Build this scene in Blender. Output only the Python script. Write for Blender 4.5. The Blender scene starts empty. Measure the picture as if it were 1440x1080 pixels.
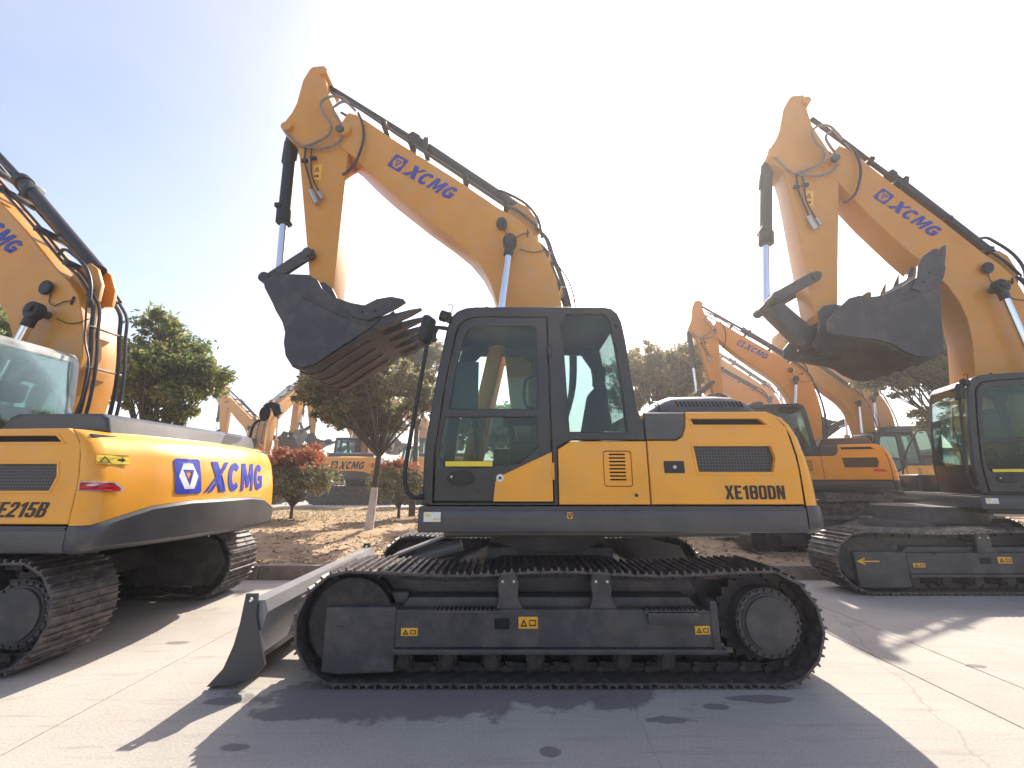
import bpy, bmesh, math, random
import numpy as np
from mathutils import Vector, Matrix
R = math.radians
random.seed(7)
rng = np.random.default_rng(11)
S = bpy.context.scene
C = S.collection

# ------------------------------------------------------------------ camera
cd = bpy.data.cameras.new("camera"); cam = bpy.data.objects.new("camera", cd); C.objects.link(cam)
cam.location = (0, -3.45, 1.52); cam.rotation_euler = (R(90 + 13.3), 0, 0)
cd.sensor_width = 36; cd.lens = 36 * 570 / 1440; cd.clip_start = .05; cd.clip_end = 2000
S.camera = cam
# ------------------------------------------------------------------ sky and sun
SUN_EL, SUN_AZ = 42.0, 17.0            # azimuth measured from +Y towards +X
w = bpy.data.worlds.new("World"); S.world = w; w.use_nodes = True
nt = w.node_tree; nt.nodes.clear()
sky = nt.nodes.new("ShaderNodeTexSky"); sky.sky_type = 'NISHITA'; sky.sun_disc = False
sky.sun_elevation = R(SUN_EL); sky.sun_rotation = R(SUN_AZ)
sky.air_density = 1.0; sky.dust_density = 2.2; sky.ozone_density = 2.0
hs = nt.nodes.new("ShaderNodeHueSaturation"); hs.inputs['Saturation'].default_value = .95
warm = nt.nodes.new("ShaderNodeMix"); warm.data_type = 'RGBA'; warm.blend_type = 'MULTIPLY'; warm.inputs['Factor'].default_value = 1; warm.inputs[7].default_value = (1, .90, .845, 1)
bg = nt.nodes.new("ShaderNodeBackground"); bg.inputs[1].default_value = .145
wo = nt.nodes.new("ShaderNodeOutputWorld")
nt.links.new(sky.outputs[0], hs.inputs['Color']); nt.links.new(hs.outputs[0], warm.inputs[6]); 
wtc = nt.nodes.new('ShaderNodeTexCoord'); wmp = nt.nodes.new('ShaderNodeMapping'); wmp.inputs['Scale'].default_value = (1, 1, 2.2); wmp.inputs['Location'].default_value = (.3, .1, .2)
wn = nt.nodes.new('ShaderNodeTexNoise'); wn.inputs['Scale'].default_value = 2.3; wn.inputs['Detail'].default_value = 7; wn.inputs['Roughness'].default_value = .5
wr = nt.nodes.new('ShaderNodeMapRange'); wr.inputs[1].default_value = .46; wr.inputs[2].default_value = .80; wr.inputs[4].default_value = .32
wc = nt.nodes.new('ShaderNodeMix'); wc.data_type = 'RGBA'; wc.inputs[7].default_value = (3.2, 3.1, 3.15, 1)
nt.links.new(wtc.outputs['Generated'], wmp.inputs[0]); nt.links.new(wmp.outputs[0], wn.inputs['Vector']); nt.links.new(wn.outputs[0], wr.inputs[0]); nt.links.new(wr.outputs[0], wc.inputs['Factor'])
nt.links.new(warm.outputs[2], wc.inputs[6]); nt.links.new(wc.outputs[2], bg.inputs[0]); nt.links.new(bg.outputs[0], wo.inputs[0])
sl = bpy.data.lights.new("sun", 'SUN'); sl.energy = 4.0; sl.angle = R(.6); sl.color = (1, .93, .80)
so = bpy.data.objects.new("sun", sl); C.objects.link(so)
sd = Vector((math.sin(R(SUN_AZ)) * math.cos(R(SUN_EL)), math.cos(R(SUN_AZ)) * math.cos(R(SUN_EL)), math.sin(R(SUN_EL))))
so.rotation_euler = sd.to_track_quat('Z', 'Y').to_euler(); so.location = (3, 6, 14)
S.view_settings.view_transform = 'Standard'; S.view_settings.look = 'None'
S.view_settings.gamma = 1; S.view_settings.use_curve_mapping = False
S.view_settings.exposure = 1.15
S.cycles.max_bounces = 8; S.cycles.transparent_max_bounces = 16

# ------------------------------------------------------------------ materials
def nodes(name):
    m = bpy.data.materials.new(name); m.use_nodes = True
    return m, m.node_tree, m.node_tree.nodes['Principled BSDF']
def mat(name, col, rough=.5, metal=0, coat=0, var=.0, scale=6, bump=0, dirt=None, dscale=3, damt=.3, bscale=60, spec=.5):
    m, t, p = nodes(name)
    p.inputs['Base Color'].default_value = (*col, 1); p.inputs['Roughness'].default_value = rough
    p.inputs['Metallic'].default_value = metal; p.inputs['Coat Weight'].default_value = coat
    p.inputs['Coat Roughness'].default_value = .12; p.inputs['Specular IOR Level'].default_value = spec
    tc = t.nodes.new('ShaderNodeTexCoord')
    if var or dirt:
        n = t.nodes.new('ShaderNodeTexNoise'); n.inputs['Scale'].default_value = scale; n.inputs['Detail'].default_value = 6
        t.links.new(tc.outputs['Object'], n.inputs['Vector'])
        cr = t.nodes.new('ShaderNodeValToRGB'); cr.color_ramp.elements[0].position = .3; cr.color_ramp.elements[1].position = .72
        cr.color_ramp.elements[0].color = (*[c * (1 - var) for c in col], 1); cr.color_ramp.elements[1].color = (*[min(1, c * (1 + var)) for c in col], 1)
        t.links.new(n.outputs['Fac'], cr.inputs[0]); out = cr.outputs[0]
        if dirt:
            n2 = t.nodes.new('ShaderNodeTexNoise'); n2.inputs['Scale'].default_value = dscale; n2.inputs['Detail'].default_value = 10; n2.inputs['Roughness'].default_value = .65
            t.links.new(tc.outputs['Object'], n2.inputs['Vector'])
            c2 = t.nodes.new('ShaderNodeValToRGB'); c2.color_ramp.elements[0].position = .45; c2.color_ramp.elements[1].position = .75
            c2.color_ramp.elements[1].color = (damt,) * 3 + (1,)
            t.links.new(n2.outputs['Fac'], c2.inputs[0])
            mx = t.nodes.new('ShaderNodeMix'); mx.data_type = 'RGBA'
            t.links.new(c2.outputs[0], mx.inputs['Factor']); t.links.new(out, mx.inputs[6]); mx.inputs[7].default_value = (*dirt, 1)
            out = mx.outputs[2]
        t.links.new(out, p.inputs['Base Color'])
        mr = t.nodes.new('ShaderNodeMapRange'); mr.inputs[3].default_value = max(.03, rough - .08); mr.inputs[4].default_value = min(1, rough + .12)
        t.links.new(n.outputs['Fac'], mr.inputs[0]); t.links.new(mr.outputs[0], p.inputs['Roughness'])
    if bump:
        nb = t.nodes.new('ShaderNodeTexNoise'); nb.inputs['Scale'].default_value = bscale; nb.inputs['Detail'].default_value = 4
        t.links.new(tc.outputs['Object'], nb.inputs['Vector'])
        b = t.nodes.new('ShaderNodeBump'); b.inputs['Strength'].default_value = bump; b.inputs['Distance'].default_value = .01
        t.links.new(nb.outputs['Fac'], b.inputs['Height']); t.links.new(b.outputs[0], p.inputs['Normal'])
    return m
M = {}
M['yellow'] = mat('yellow_paint', (.88, .365, .016), .34, coat=.35, var=.06, scale=3, bump=.12, bscale=2.5, dirt=(.58, .38, .18), dscale=4.5, damt=.28)
M['boomy'] = mat('boom_yellow_paint', (.62, .255, .020), .42, coat=.2, var=.07, scale=2.5, bump=.12, bscale=3, dirt=(.50, .34, .17), dscale=4, damt=.35)
M['grey'] = mat('dark_grey_paint', (.055, .053, .058), .38, coat=.25, var=.12, scale=4, bump=.03, bscale=30, dirt=(.16, .14, .13), damt=.25)
M['cab'] = mat('cab_grey_paint', (.020, .017, .018), .30, coat=.25, var=.12, scale=4, bump=.02, dirt=(.12, .10, .10), damt=.2)
M['film'] = mat('wrapping_film', (.42, .43, .41), .28, var=.35, scale=5, bump=.9, bscale=9, dirt=(.2, .2, .18), damt=.6)
M['frame'] = mat('frame_grey_paint', (.055, .051, .055), .5, var=.15, scale=3, bump=.05, bscale=40, dirt=(.17, .14, .12), dscale=4, damt=.65)
M['steel'] = mat('track_steel', (.075, .068, .072), .46, metal=.35, var=.3, scale=14, bump=.25, bscale=45, dirt=(.27, .20, .16), dscale=7, damt=.75)
M['steeldark'] = mat('chain_steel', (.035, .031, .034), .6, metal=.3, var=.3, scale=14, bump=.25, dirt=(.12, .085, .07), dscale=7, damt=.6)
M['bucket'] = mat('bucket_paint', (.040, .038, .045), .48, var=.15, scale=3, bump=.08, bscale=22, dirt=(.14, .11, .095), dscale=5, damt=.55)
M['blade'] = mat('sunlit_blade_paint', (.24, .23, .235), .42, var=.12, scale=2, bump=.05, bscale=15, dirt=(.30, .27, .24), dscale=4, damt=.4)  # dark paint made paler: sunlight on it is put into the colour
M['bladedark'] = mat('blade_end_paint', (.055, .055, .06), .45, var=.12, scale=3, bump=.05)
M['black'] = mat('black_plastic', (.014, .014, .016), .45, var=.2, bump=.05)
M['rubber'] = mat('hose_rubber', (.022, .020, .024), .4, var=.2, scale=12)
M['hosegrey'] = mat('hose_sleeve', (.22, .17, .15), .5, var=.2, scale=12)
M['chrome'] = mat('chrome', (.78, .80, .84), .16, metal=1)
M['bolt'] = mat('zinc_bolt', (.5, .48, .46), .35, metal=.9)
M['blue'] = mat('blue_decal', (.012, .035, .42), .4)
M['bluedull'] = mat('blue_decal_boom', (.02, .04, .30), .4)
M['blackdecal'] = mat('black_decal', (.012, .011, .010), .4)
M['white'] = mat('white_decal', (.75, .75, .72), .45, var=.04)
M['orange'] = mat('orange_sticker', (.85, .42, .03), .45, var=.04)
M['ysticker'] = mat('yellow_sticker', (.80, .62, .05), .45, var=.04)
M['red'] = mat('red_reflector', (.65, .02, .03), .25)
M['seat'] = mat('seat_fabric', (.035, .037, .042), .85, var=.3, bump=.3)
M['hole_shade'] = mat('recess_shade', (.008, .008, .009), .8)  # near-black colour paints the shade inside openings and vents
M['mesh'] = None
def glass(name, tint, mixf):
    m = bpy.data.materials.new(name); m.use_nodes = True; t = m.node_tree; t.nodes.clear()
    o = t.nodes.new('ShaderNodeOutputMaterial'); tr = t.nodes.new('ShaderNodeBsdfTransparent'); tr.inputs[0].default_value = (*tint, 1)
    gl = t.nodes.new('ShaderNodeBsdfGlossy'); gl.inputs[0].default_value = (.85, .92, .9, 1); gl.inputs['Roughness'].default_value = .02
    fr = t.nodes.new('ShaderNodeFresnel'); fr.inputs[0].default_value = 1.5
    mt = t.nodes.new('ShaderNodeMath'); mt.operation = 'MULTIPLY_ADD'; mt.inputs[1].default_value = .6; mt.inputs[2].default_value = mixf
    mx = t.nodes.new('ShaderNodeMixShader')
    t.links.new(fr.outputs[0], mt.inputs[0]); t.links.new(mt.outputs[0], mx.inputs[0])
    t.links.new(tr.outputs[0], mx.inputs[1]); t.links.new(gl.outputs[0], mx.inputs[2]); t.links.new(mx.outputs[0], o.inputs[0])
    return m
M['glass'] = glass('green_tinted_glass', (.86, .955, .925), .0)
M['glassdark'] = glass('dark_tinted_glass', (.55, .62, .62), .01)
# perforated grille
m, t, p = nodes('perforated_grille')
tc = t.nodes.new('ShaderNodeTexCoord'); vo = t.nodes.new('ShaderNodeTexVoronoi'); vo.inputs['Scale'].default_value = 38; vo.inputs['Randomness'].default_value = 0
cr = t.nodes.new('ShaderNodeValToRGB'); cr.color_ramp.elements[0].position = .33; cr.color_ramp.elements[1].position = .38
cr.color_ramp.elements[0].color = (.004, .004, .005, 1); cr.color_ramp.elements[1].color = (.075, .068, .07, 1)
sx_ = t.nodes.new('ShaderNodeSeparateXYZ'); cx_ = t.nodes.new('ShaderNodeCombineXYZ'); t.links.new(tc.outputs['Object'], sx_.inputs[0]); t.links.new(sx_.outputs[0], cx_.inputs[0]); t.links.new(sx_.outputs[2], cx_.inputs[1]); vo.voronoi_dimensions = '2D'
t.links.new(cx_.outputs[0], vo.inputs['Vector']); t.links.new(vo.outputs['Distance'], cr.inputs[0]); t.links.new(cr.outputs[0], p.inputs['Base Color']); p.inputs['Roughness'].default_value = .4
M['mesh'] = m
def leafmat(name, cols, trans=.35, rough=.5):
    m, t, p = nodes(name)
    g = t.nodes.new('ShaderNodeNewGeometry'); cr = t.nodes.new('ShaderNodeValToRGB'); cr.color_ramp.interpolation = 'LINEAR'
    while len(cr.color_ramp.elements) < len(cols): cr.color_ramp.elements.new(.5)
    for i, c in enumerate(cols):
        cr.color_ramp.elements[i].position = i / (len(cols) - 1); cr.color_ramp.elements[i].color = (*c, 1)
    t.links.new(g.outputs['Random Per Island'], cr.inputs[0]); t.links.new(cr.outputs[0], p.inputs['Base Color'])
    p.inputs['Roughness'].default_value = rough
    tr = t.nodes.new('ShaderNodeBsdfTranslucent'); t.links.new(cr.outputs[0], tr.inputs[0])
    mx = t.nodes.new('ShaderNodeMixShader'); mx.inputs[0].default_value = trans
    o = t.nodes['Material Output']; t.links.new(p.outputs[0], mx.inputs[1]); t.links.new(tr.outputs[0], mx.inputs[2]); t.links.new(mx.outputs[0], o.inputs[0])
    return m
M['leafg'] = leafmat('evergreen_leaves', [(.07, .12, .035), (.14, .20, .055), (.21, .26, .075), (.30, .31, .10), (.36, .27, .12)], .58)
M['leafb'] = leafmat('brown_green_leaves', [(.09, .13, .045), (.17, .19, .075), (.26, .25, .10), (.34, .28, .14), (.40, .27, .17)], .58)
M['leafr'] = leafmat('red_bush_leaves', [(.46, .09, .04), (.52, .17, .07), (.40, .14, .06), (.48, .30, .13)], .4)
M['leafs'] = leafmat('bush_leaves', [(.12, .15, .06), (.24, .25, .11), (.34, .32, .16), (.42, .36, .22)], .3)
M['leafy'] = leafmat('yellow_green_leaves', [(.10, .12, .04), (.18, .18, .07), (.25, .22, .10), (.16, .13, .07)], .4)
M['bark'] = mat('bark', (.075, .055, .04), .9, var=.35, scale=14, bump=.8, bscale=30)
M['whitewash'] = mat('whitewashed_bark', (.62, .58, .52), .85, var=.12, scale=9, bump=.6, bscale=24, dirt=(.35, .27, .2), dscale=6, damt=.5)

# ------------------------------------------------------------------ mesh helpers
def fin(me, m, smooth=30):
    if m: 
        me.materials.clear(); me.materials.append(M[m] if isinstance(m, str) else m)
    if smooth:
        me.polygons.foreach_set('use_smooth', [True] * len(me.polygons)); me.set_sharp_from_angle(angle=R(smooth))
    return me
def from_bm(bm, name='mesh'):
    me = bpy.data.meshes.new(name); bmesh.ops.recalc_face_normals(bm, faces=bm.faces); bm.to_mesh(me); bm.free(); return me
def plate(pts, y0, y1, holes=(), bev=.004, res=1):
    """side-view outline (x, z) extruded from y0 to y1, bevelled edges, holes cut"""
    cu = bpy.data.curves.new('c', 'CURVE'); cu.dimensions = '2D'; cu.fill_mode = 'BOTH'
    for loop in [pts, *holes]:
        s = cu.splines.new('POLY'); s.points.add(len(loop) - 1); s.use_cyclic_u = True
        for i, (x, z) in enumerate(loop): s.points[i].co = (x, z, 0, 1)
    th = abs(y1 - y0); b = min(bev, th * .49)
    cu.extrude = th / 2 - b; cu.bevel_depth = b; cu.bevel_resolution = res; cu.offset = -b
    o = bpy.data.objects.new('c', cu); me = bpy.data.meshes.new_from_object(o)
    bpy.data.objects.remove(o); bpy.data.curves.remove(cu)
    me.transform(Matrix.Translation((0, (y0 + y1) / 2, 0)) @ Matrix.Rotation(R(90), 4, 'X'))
    return me
def box(x0, x1, y0, y1, z0, z1, bev=.01, seg=2):
    bm = bmesh.new(); bmesh.ops.create_cube(bm, size=1)
    for v in bm.verts: v.co = Vector(((x0 + x1) / 2 + v.co.x * (x1 - x0), (y0 + y1) / 2 + v.co.y * (y1 - y0), (z0 + z1) / 2 + v.co.z * (z1 - z0)))
    if bev: bmesh.ops.bevel(bm, geom=list(bm.edges), offset=min(bev, .45 * min(abs(x1 - x0), abs(y1 - y0), abs(z1 - z0))), segments=seg, affect='EDGES', profile=.5)
    return from_bm(bm)
def cyl(a, b, r, r2=None, seg=20, bev=0):
    a, b = Vector(a), Vector(b); d = b - a; bm = bmesh.new()
    bmesh.ops.create_cone(bm, cap_ends=True, segments=seg, radius1=r, radius2=r if r2 is None else r2, depth=d.length)
    if bev: bmesh.ops.bevel(bm, geom=[e for e in bm.edges if len(e.link_faces) == 2 and any(len(f.verts) > 4 for f in e.link_faces)], offset=bev, segments=2, affect='EDGES')
    bm.transform(Matrix.Translation((a + b) / 2) @ d.to_track_quat('Z', 'Y').to_matrix().to_4x4())
    return from_bm(bm)
def tube(pts, r, seg=8, sub=5, rend=None):
    P = [Vector(p) for p in pts]; Q = []
    if len(P) > 2 and sub > 1:
        E = [P[0] * 2 - P[1]] + P + [P[-1] * 2 - P[-2]]
        for i in range(1, len(E) - 2):
            for k in range(sub):
                u = k / sub; a, b, c, d = E[i - 1:i + 3]
                Q.append(.5 * ((2 * b) + (c - a) * u + (2 * a - 5 * b + 4 * c - d) * u * u + (3 * b - a - 3 * c + d) * u ** 3))
        Q.append(P[-1])
    else: Q = P
    bm = bmesh.new(); rings = []; n = len(Q); nrm = None
    for i, q in enumerate(Q):
        tdir = (Q[min(i + 1, n - 1)] - Q[max(i - 1, 0)]).normalized()
        if nrm is None: nrm = tdir.orthogonal().normalized()
        nrm = (nrm - tdir * nrm.dot(tdir)).normalized(); bn = tdir.cross(nrm)
        rr = r if rend is None else r + (rend - r) * i / (n - 1)
        rings.append([bm.verts.new(q + (nrm * math.cos(2 * math.pi * k / seg) + bn * math.sin(2 * math.pi * k / seg)) * rr) for k in range(seg)])
    for a, b in zip(rings, rings[1:]):
        for k in range(seg): bm.faces.new((a[k], a[(k + 1) % seg], b[(k + 1) % seg], b[k]))
    bm.faces.new(rings[0][::-1]); bm.faces.new(rings[-1])
    return from_bm(bm)
def grid(rows, close=False, cap=False):
    bm = bmesh.new(); V = [[bm.verts.new(p) for p in r] for r in rows]
    for a, b in zip(V, V[1:]):
        n = len(a)
        for k in range(n if close else n - 1): bm.faces.new((a[k], a[(k + 1) % n], b[(k + 1) % n], b[k]))
    if cap: bm.faces.new(V[0]); bm.faces.new(V[-1][::-1])
    return from_bm(bm)
def join(*ms):
    bm = bmesh.new()
    for m in ms: bm.from_mesh(m)
    me = bpy.data.meshes.new('mesh'); bm.to_mesh(me); bm.free(); return me
def prism(prof, y0, y1):
    return plate(prof, y0, y1, bev=.003, res=0)
def ellipse(cx, cz, a, b, n=20, t0=0): return [(cx + a * math.cos(2 * math.pi * k / n + t0), cz + b * math.sin(2 * math.pi * k / n + t0)) for k in range(n)]
def rrect(x0, x1, z0, z1, r, n=4):
    o = []
    for cx, cz, s in ((x1 - r, z1 - r, 0), (x0 + r, z1 - r, 90), (x0 + r, z0 + r, 180), (x1 - r, z0 + r, 270)):
        for k in range(n + 1): o.append((cx + r * math.cos(R(s + 90 * k / n)), cz + r * math.sin(R(s + 90 * k / n))))
    return o

# ------------------------------------------------------------------ object helpers
def thing(name, label, cat, loc=(0, 0, 0), rz=0, group=None, scale=1):
    o = bpy.data.objects.new(name, None); C.objects.link(o); o.location = loc; o.rotation_euler.z = rz; o.scale = (scale,) * 3
    o.empty_display_size = .3; o['label'] = label; o['category'] = cat
    if group: o['group'] = group
    return o
def link(name, me, parent=None):
    me.name = name
    o = bpy.data.objects.new(name, me); C.objects.link(o)
    if parent is not None: o.parent = parent
    return o
def tag(o, label=None, cat=None, group=None, kind=None):
    for k, v in (('label', label), ('category', cat), ('group', group), ('kind', kind)):
        if v: o[k] = v
    return o
def children(o, pool): return [c for c in pool if c.parent == o]

# ------------------------------------------------------------------ lettering
def stroke_ring(cx, cz, a, b, ai, bi, t0, t1, n=18):
    o = [(cx + a * math.cos(R(t0 + (t1 - t0) * k / n)), cz + b * math.sin(R(t0 + (t1 - t0) * k / n))) for k in range(n + 1)]
    i = [(cx + ai * math.cos(R(t0 + (t1 - t0) * k / n)), cz + bi * math.sin(R(t0 + (t1 - t0) * k / n))) for k in range(n + 1)]
    return o + i[::-1]
def letters_xcmg():
    L = []
    # X with split leg, C, M, G in a 1-high italic box
    L.append([(.06, 1), (.40, 1), (1.02, 0), (.66, 0)])
    L.append([(.80, 1), (1.06, 1), (.66, .56), (.56, .47), (.50, .54)])
    L.append([(-.10, 0), (.02, 0), (.44, .45), (.37, .52)]); L.append([(.08, 0), (.28, 0), (.52, .32), (.47, .40)])
    L.append(stroke_ring(1.50, .5, .42, .5, .17, .27, 42, 318))
    L.append([(2.02, 0), (2.02, 1), (2.30, 1), (2.50, .45), (2.70, 1), (2.98, 1), (2.98, 0), (2.76, 0), (2.76, .62), (2.58, .12), (2.42, .12), (2.24, .62), (2.24, 0)])
    g = stroke_ring(3.52, .5, .42, .5, .17, .27, 42, 325)
    L.append(g); L.append([(3.52, .56), (3.92, .56), (3.92, .10), (3.72, .06), (3.72, .36), (3.52, .36)])
    return [[(x + .28 * z, z) for x, z in l] for l in L]
def emblem():
    sq = rrect(0, 1.05, 0, 1.05, .10)
    sq = [(x, z) for x, z in sq]
    hexo = [(.14, .52), (.34, .90), (.72, .90), (.92, .52), (.72, .14), (.34, .14)]
    tri = [(.30, .72), (.76, .72), (.53, .22)]; tri2 = [(.40, .66), (.66, .66), (.53, .38)]
    return sq, hexo, tri, tri2
def flat(loops, T, y=0, th=.003):
    """flat print: 2-D loops in a local plane, T maps (x,0,z) into the machine"""
    ms = []
    for l in loops:
        m = plate(l[0], y - th / 2, y + th / 2, holes=l[1:], bev=0.0, res=0); ms.append(m)
    me = join(*ms); me.transform(T); return me
def logo(T):
    sq, hx, tri, tri2 = emblem()
    blue = flat([[sq, hx], [tri, tri2]], T)
    white = flat([[hx, tri]], T)
    txt = flat([[l] for l in letters_xcmg()], T @ Matrix.Translation((1.28, 0, .03)) @ Matrix.Diagonal((.96, 1, .98, 1)))
    return blue, white, txt
GL = {'X': (.57, [[(0, 1), (.2, 1), (.29, .68), (.38, 1), (.57, 1), (.39, .5), (.58, 0), (.38, 0), (.285, .33), (.19, 0), (-.01, 0), (.185, .5)]]),
 'E': (.47, [[(0, 0), (0, 1), (.46, 1), (.46, .84), (.19, .84), (.19, .59), (.42, .59), (.42, .43), (.19, .43), (.19, .16), (.47, .16), (.47, 0)]]),
 '1': (.37, [[(.16, 0), (.16, .72), (.02, .68), (.02, .84), (.22, 1), (.35, 1), (.35, 0)]]),
 '8': (.52, [rrect(0, .52, 0, 1, .14), rrect(.18, .34, .60, .86, .05), rrect(.18, .34, .14, .44, .05)]),
 '0': (.52, [rrect(0, .52, 0, 1, .14), rrect(.18, .34, .15, .85, .06)]),
 'D': (.52, [[(0, 0), (0, 1), (.3, 1), (.44, .95), (.52, .82), (.52, .18), (.44, .05), (.3, 0)], [(.19, .16), (.19, .84), (.29, .84), (.34, .76), (.34, .24), (.29, .16)]]),
 'N': (.53, [[(0, 0), (0, 1), (.2, 1), (.36, .45), (.36, 1), (.53, 1), (.53, 0), (.34, 0), (.17, .56), (.17, 0)]]),
 '2': (.52, [[(.02, .66), (.02, .86), (.14, 1), (.40, 1), (.52, .88), (.52, .62), (.22, .17), (.52, .17), (.52, 0), (0, 0), (0, .16), (.34, .64), (.34, .82), (.20, .84), (.20, .66)]]),
 '5': (.52, [[(.02, .46), (.05, 1), (.50, 1), (.50, .84), (.22, .84), (.21, .62), (.40, .62), (.52, .5), (.52, .12), (.40, 0), (.12, 0), (0, .12), (0, .30), (.18, .30), (.18, .16), (.34, .16), (.34, .46)]]),
 'B': (.52, [[(0, 0), (0, 1), (.38, 1), (.50, .9), (.50, .62), (.44, .53), (.52, .42), (.52, .1), (.40, 0)], [(.19, .60), (.19, .85), (.32, .85), (.32, .60)], [(.19, .16), (.19, .44), (.33, .44), (.33, .16)]])}
def text_mesh(s, T, slant=0):
    x = 0; L = []
    for ch in s:
        w_, loops = GL[ch]; L.append([[(a + x + slant * b, b) for a, b in lp] for lp in loops]); x += w_ + .085
    return flat(L, T)

# ------------------------------------------------------------------ excavator
OX, OY = .38, 1.30
SH = Matrix.Translation((-OX, -OY, 0))
CACHE = {}
def K(key, fn, m, smooth=30):
    if key not in CACHE:
        me = fn(); me.transform(SH); CACHE[key] = fin(me, m, smooth)
    return CACHE[key]
# track path
FX, RX, ZC, RP = -1.27, 1.99, .425, .385
PITCH_N = 48
def sag(x):
    u = (x - FX) / (RX - FX); return -.028 * (math.sin(math.pi * min(1, max(0, u * 2))) ** 2 if u < .5 else math.sin(math.pi * (u - .5) * 2) ** 2)
def track_point(s):
    st = RX - FX; ar = math.pi * RP; L = 2 * st + 2 * ar; s %= L
    if s < st: return (FX + s, ZC - RP, 0)
    s -= st
    if s < ar: a = s / RP; return (RX + RP * math.sin(a), ZC - RP * math.cos(a), a)
    s -= ar
    if s < st:
        x = RX - s; return (x, ZC + RP + sag(x), math.pi + math.atan((sag(x + .02) - sag(x - .02)) / .04))
    s -= st; a = s / RP; return (FX - RP * math.sin(a), ZC + RP * math.cos(a), math.pi + a)
TL = 2 * (RX - FX) + 2 * math.pi * RP; SP = TL / PITCH_N
def shoe_mesh():
    h = SP / 2 + .005
    prof = [(-h, .008), (h - .01, .008), (h, .0), (h, -.008), (h - .022, -.010), (h - .026, -.036), (h - .038, -.036), (h - .044, -.012),
            (.012, -.012), (.006, -.030), (-.006, -.030), (-.012, -.012), (-h + .052, -.012), (-h + .046, -.036), (-h + .034, -.036), (-h + .028, -.010), (-h, -.008)]
    bm = bmesh.new(); A = [bm.verts.new((x, 0, z)) for x, z in prof]; B = [bm.verts.new((x, .55, z)) for x, z in prof]
    n = len(prof)
    for k in range(n): bm.faces.new((A[k], A[(k + 1) % n], B[(k + 1) % n], B[k]))
    bm.faces.new(A[::-1]); bm.faces.new(B)
    for bx in (-.035, .03):
        for by in (.17, .38):
            r = bmesh.ops.create_cone(bm, cap_ends=True, segments=6, radius1=.012, radius2=.012, depth=.012)
            for v in r['verts']: v.co += Vector((bx, by, -.014))
    return from_bm(bm)
def chain_mesh():
    ms = []
    bm = bmesh.new()
    for i in range(PITCH_N):
        x, z, a = track_point(i * SP)
        for y in (.19, .33):
            r = bmesh.ops.create_cube(bm, size=1)
            T = Matrix.Translation((x, y, z)) @ Matrix.Rotation(-a, 4, 'Y') @ Matrix.Translation((0, 0, .045))
            for v in r['verts']: v.co = T @ Vector((v.co.x * (SP * .93), v.co.y * .035, v.co.z * (.075 if v.co.x < 0 else .05)))
        x, z, a = track_point((i + .5) * SP)
        r = bmesh.ops.create_cone(bm, cap_ends=True, segments=8, radius1=.024, radius2=.024, depth=.24)
        T = Matrix.Translation((x, .26, z)) @ Matrix.Rotation(-a, 4, 'Y') @ Matrix.Translation((0, 0, .045)) @ Matrix.Rotation(R(90), 4, 'X')
        for v in r['verts']: v.co = T @ v.co
    return from_bm(bm)
def belt_mesh():        # the far machines' tracks: ridged belt in one piece
    bm = bmesh.new(); A = []; B = []
    n = PITCH_N * 3
    for i in range(n):
        x, z, a = track_point(i * TL / n); d = .035 if i % 3 == 0 else .0
        p = Vector((x, 0, z)) + Matrix.Rotation(-a, 3, 'Y') @ Vector((0, 0, -d))
        A.append(bm.verts.new(p)); B.append(bm.verts.new(p + Vector((0, .55, 0))))
    for k in range(n): bm.faces.new((A[k], A[(k + 1) % n], B[(k + 1) % n], B[k]))
    bm.faces.new(A[::-1]); bm.faces.new(B)
    return from_bm(bm)

def boom_pts():
    top = [(-2.24, 6.42), (-2.12, 6.38), (-1.93, 6.24), (-1.53, 5.93), (-.75, 5.37), (-.18, 4.93), (.05, 4.78), (.23, 4.62), (.37, 4.38), (.47, 4.15), (.54, 3.95), (.60, 3.6), (.62, 3.0), (.58, 2.3), (.50, 1.72), (.42, 1.58)]
    bot = [(.22, 1.58), (.10, 1.75), (-.02, 2.4), (-.10, 3.1), (-.17, 3.55), (-.26, 3.86), (-.38, 4.10), (-.55, 4.32), (-.78, 4.52), (-1.09, 4.76), (-1.62, 5.21), (-1.92, 5.50), (-2.12, 5.72), (-2.30, 5.86), (-2.40, 5.98), (-2.38, 6.15)]
    return top + bot
def stick_pts():
    return [(-2.68, 7.27), (-2.84, 7.25), (-2.88, 7.20), (-2.95, 7.02), (-2.99, 6.62), (-3.04, 6.45), (-3.13, 6.28), (-3.14, 6.18), (-3.06, 6.07), (-2.90, 5.92), (-2.84, 5.7), (-2.62, 4.55), (-2.50, 3.91), (-2.46, 3.74), (-2.38, 3.68), (-2.24, 3.70), (-2.20, 3.80), (-2.20, 4.35), (-2.20, 5.5), (-2.20, 5.80), (-2.22, 6.0), (-2.34, 6.30), (-2.56, 6.72), (-2.63, 7.0)]

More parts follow.
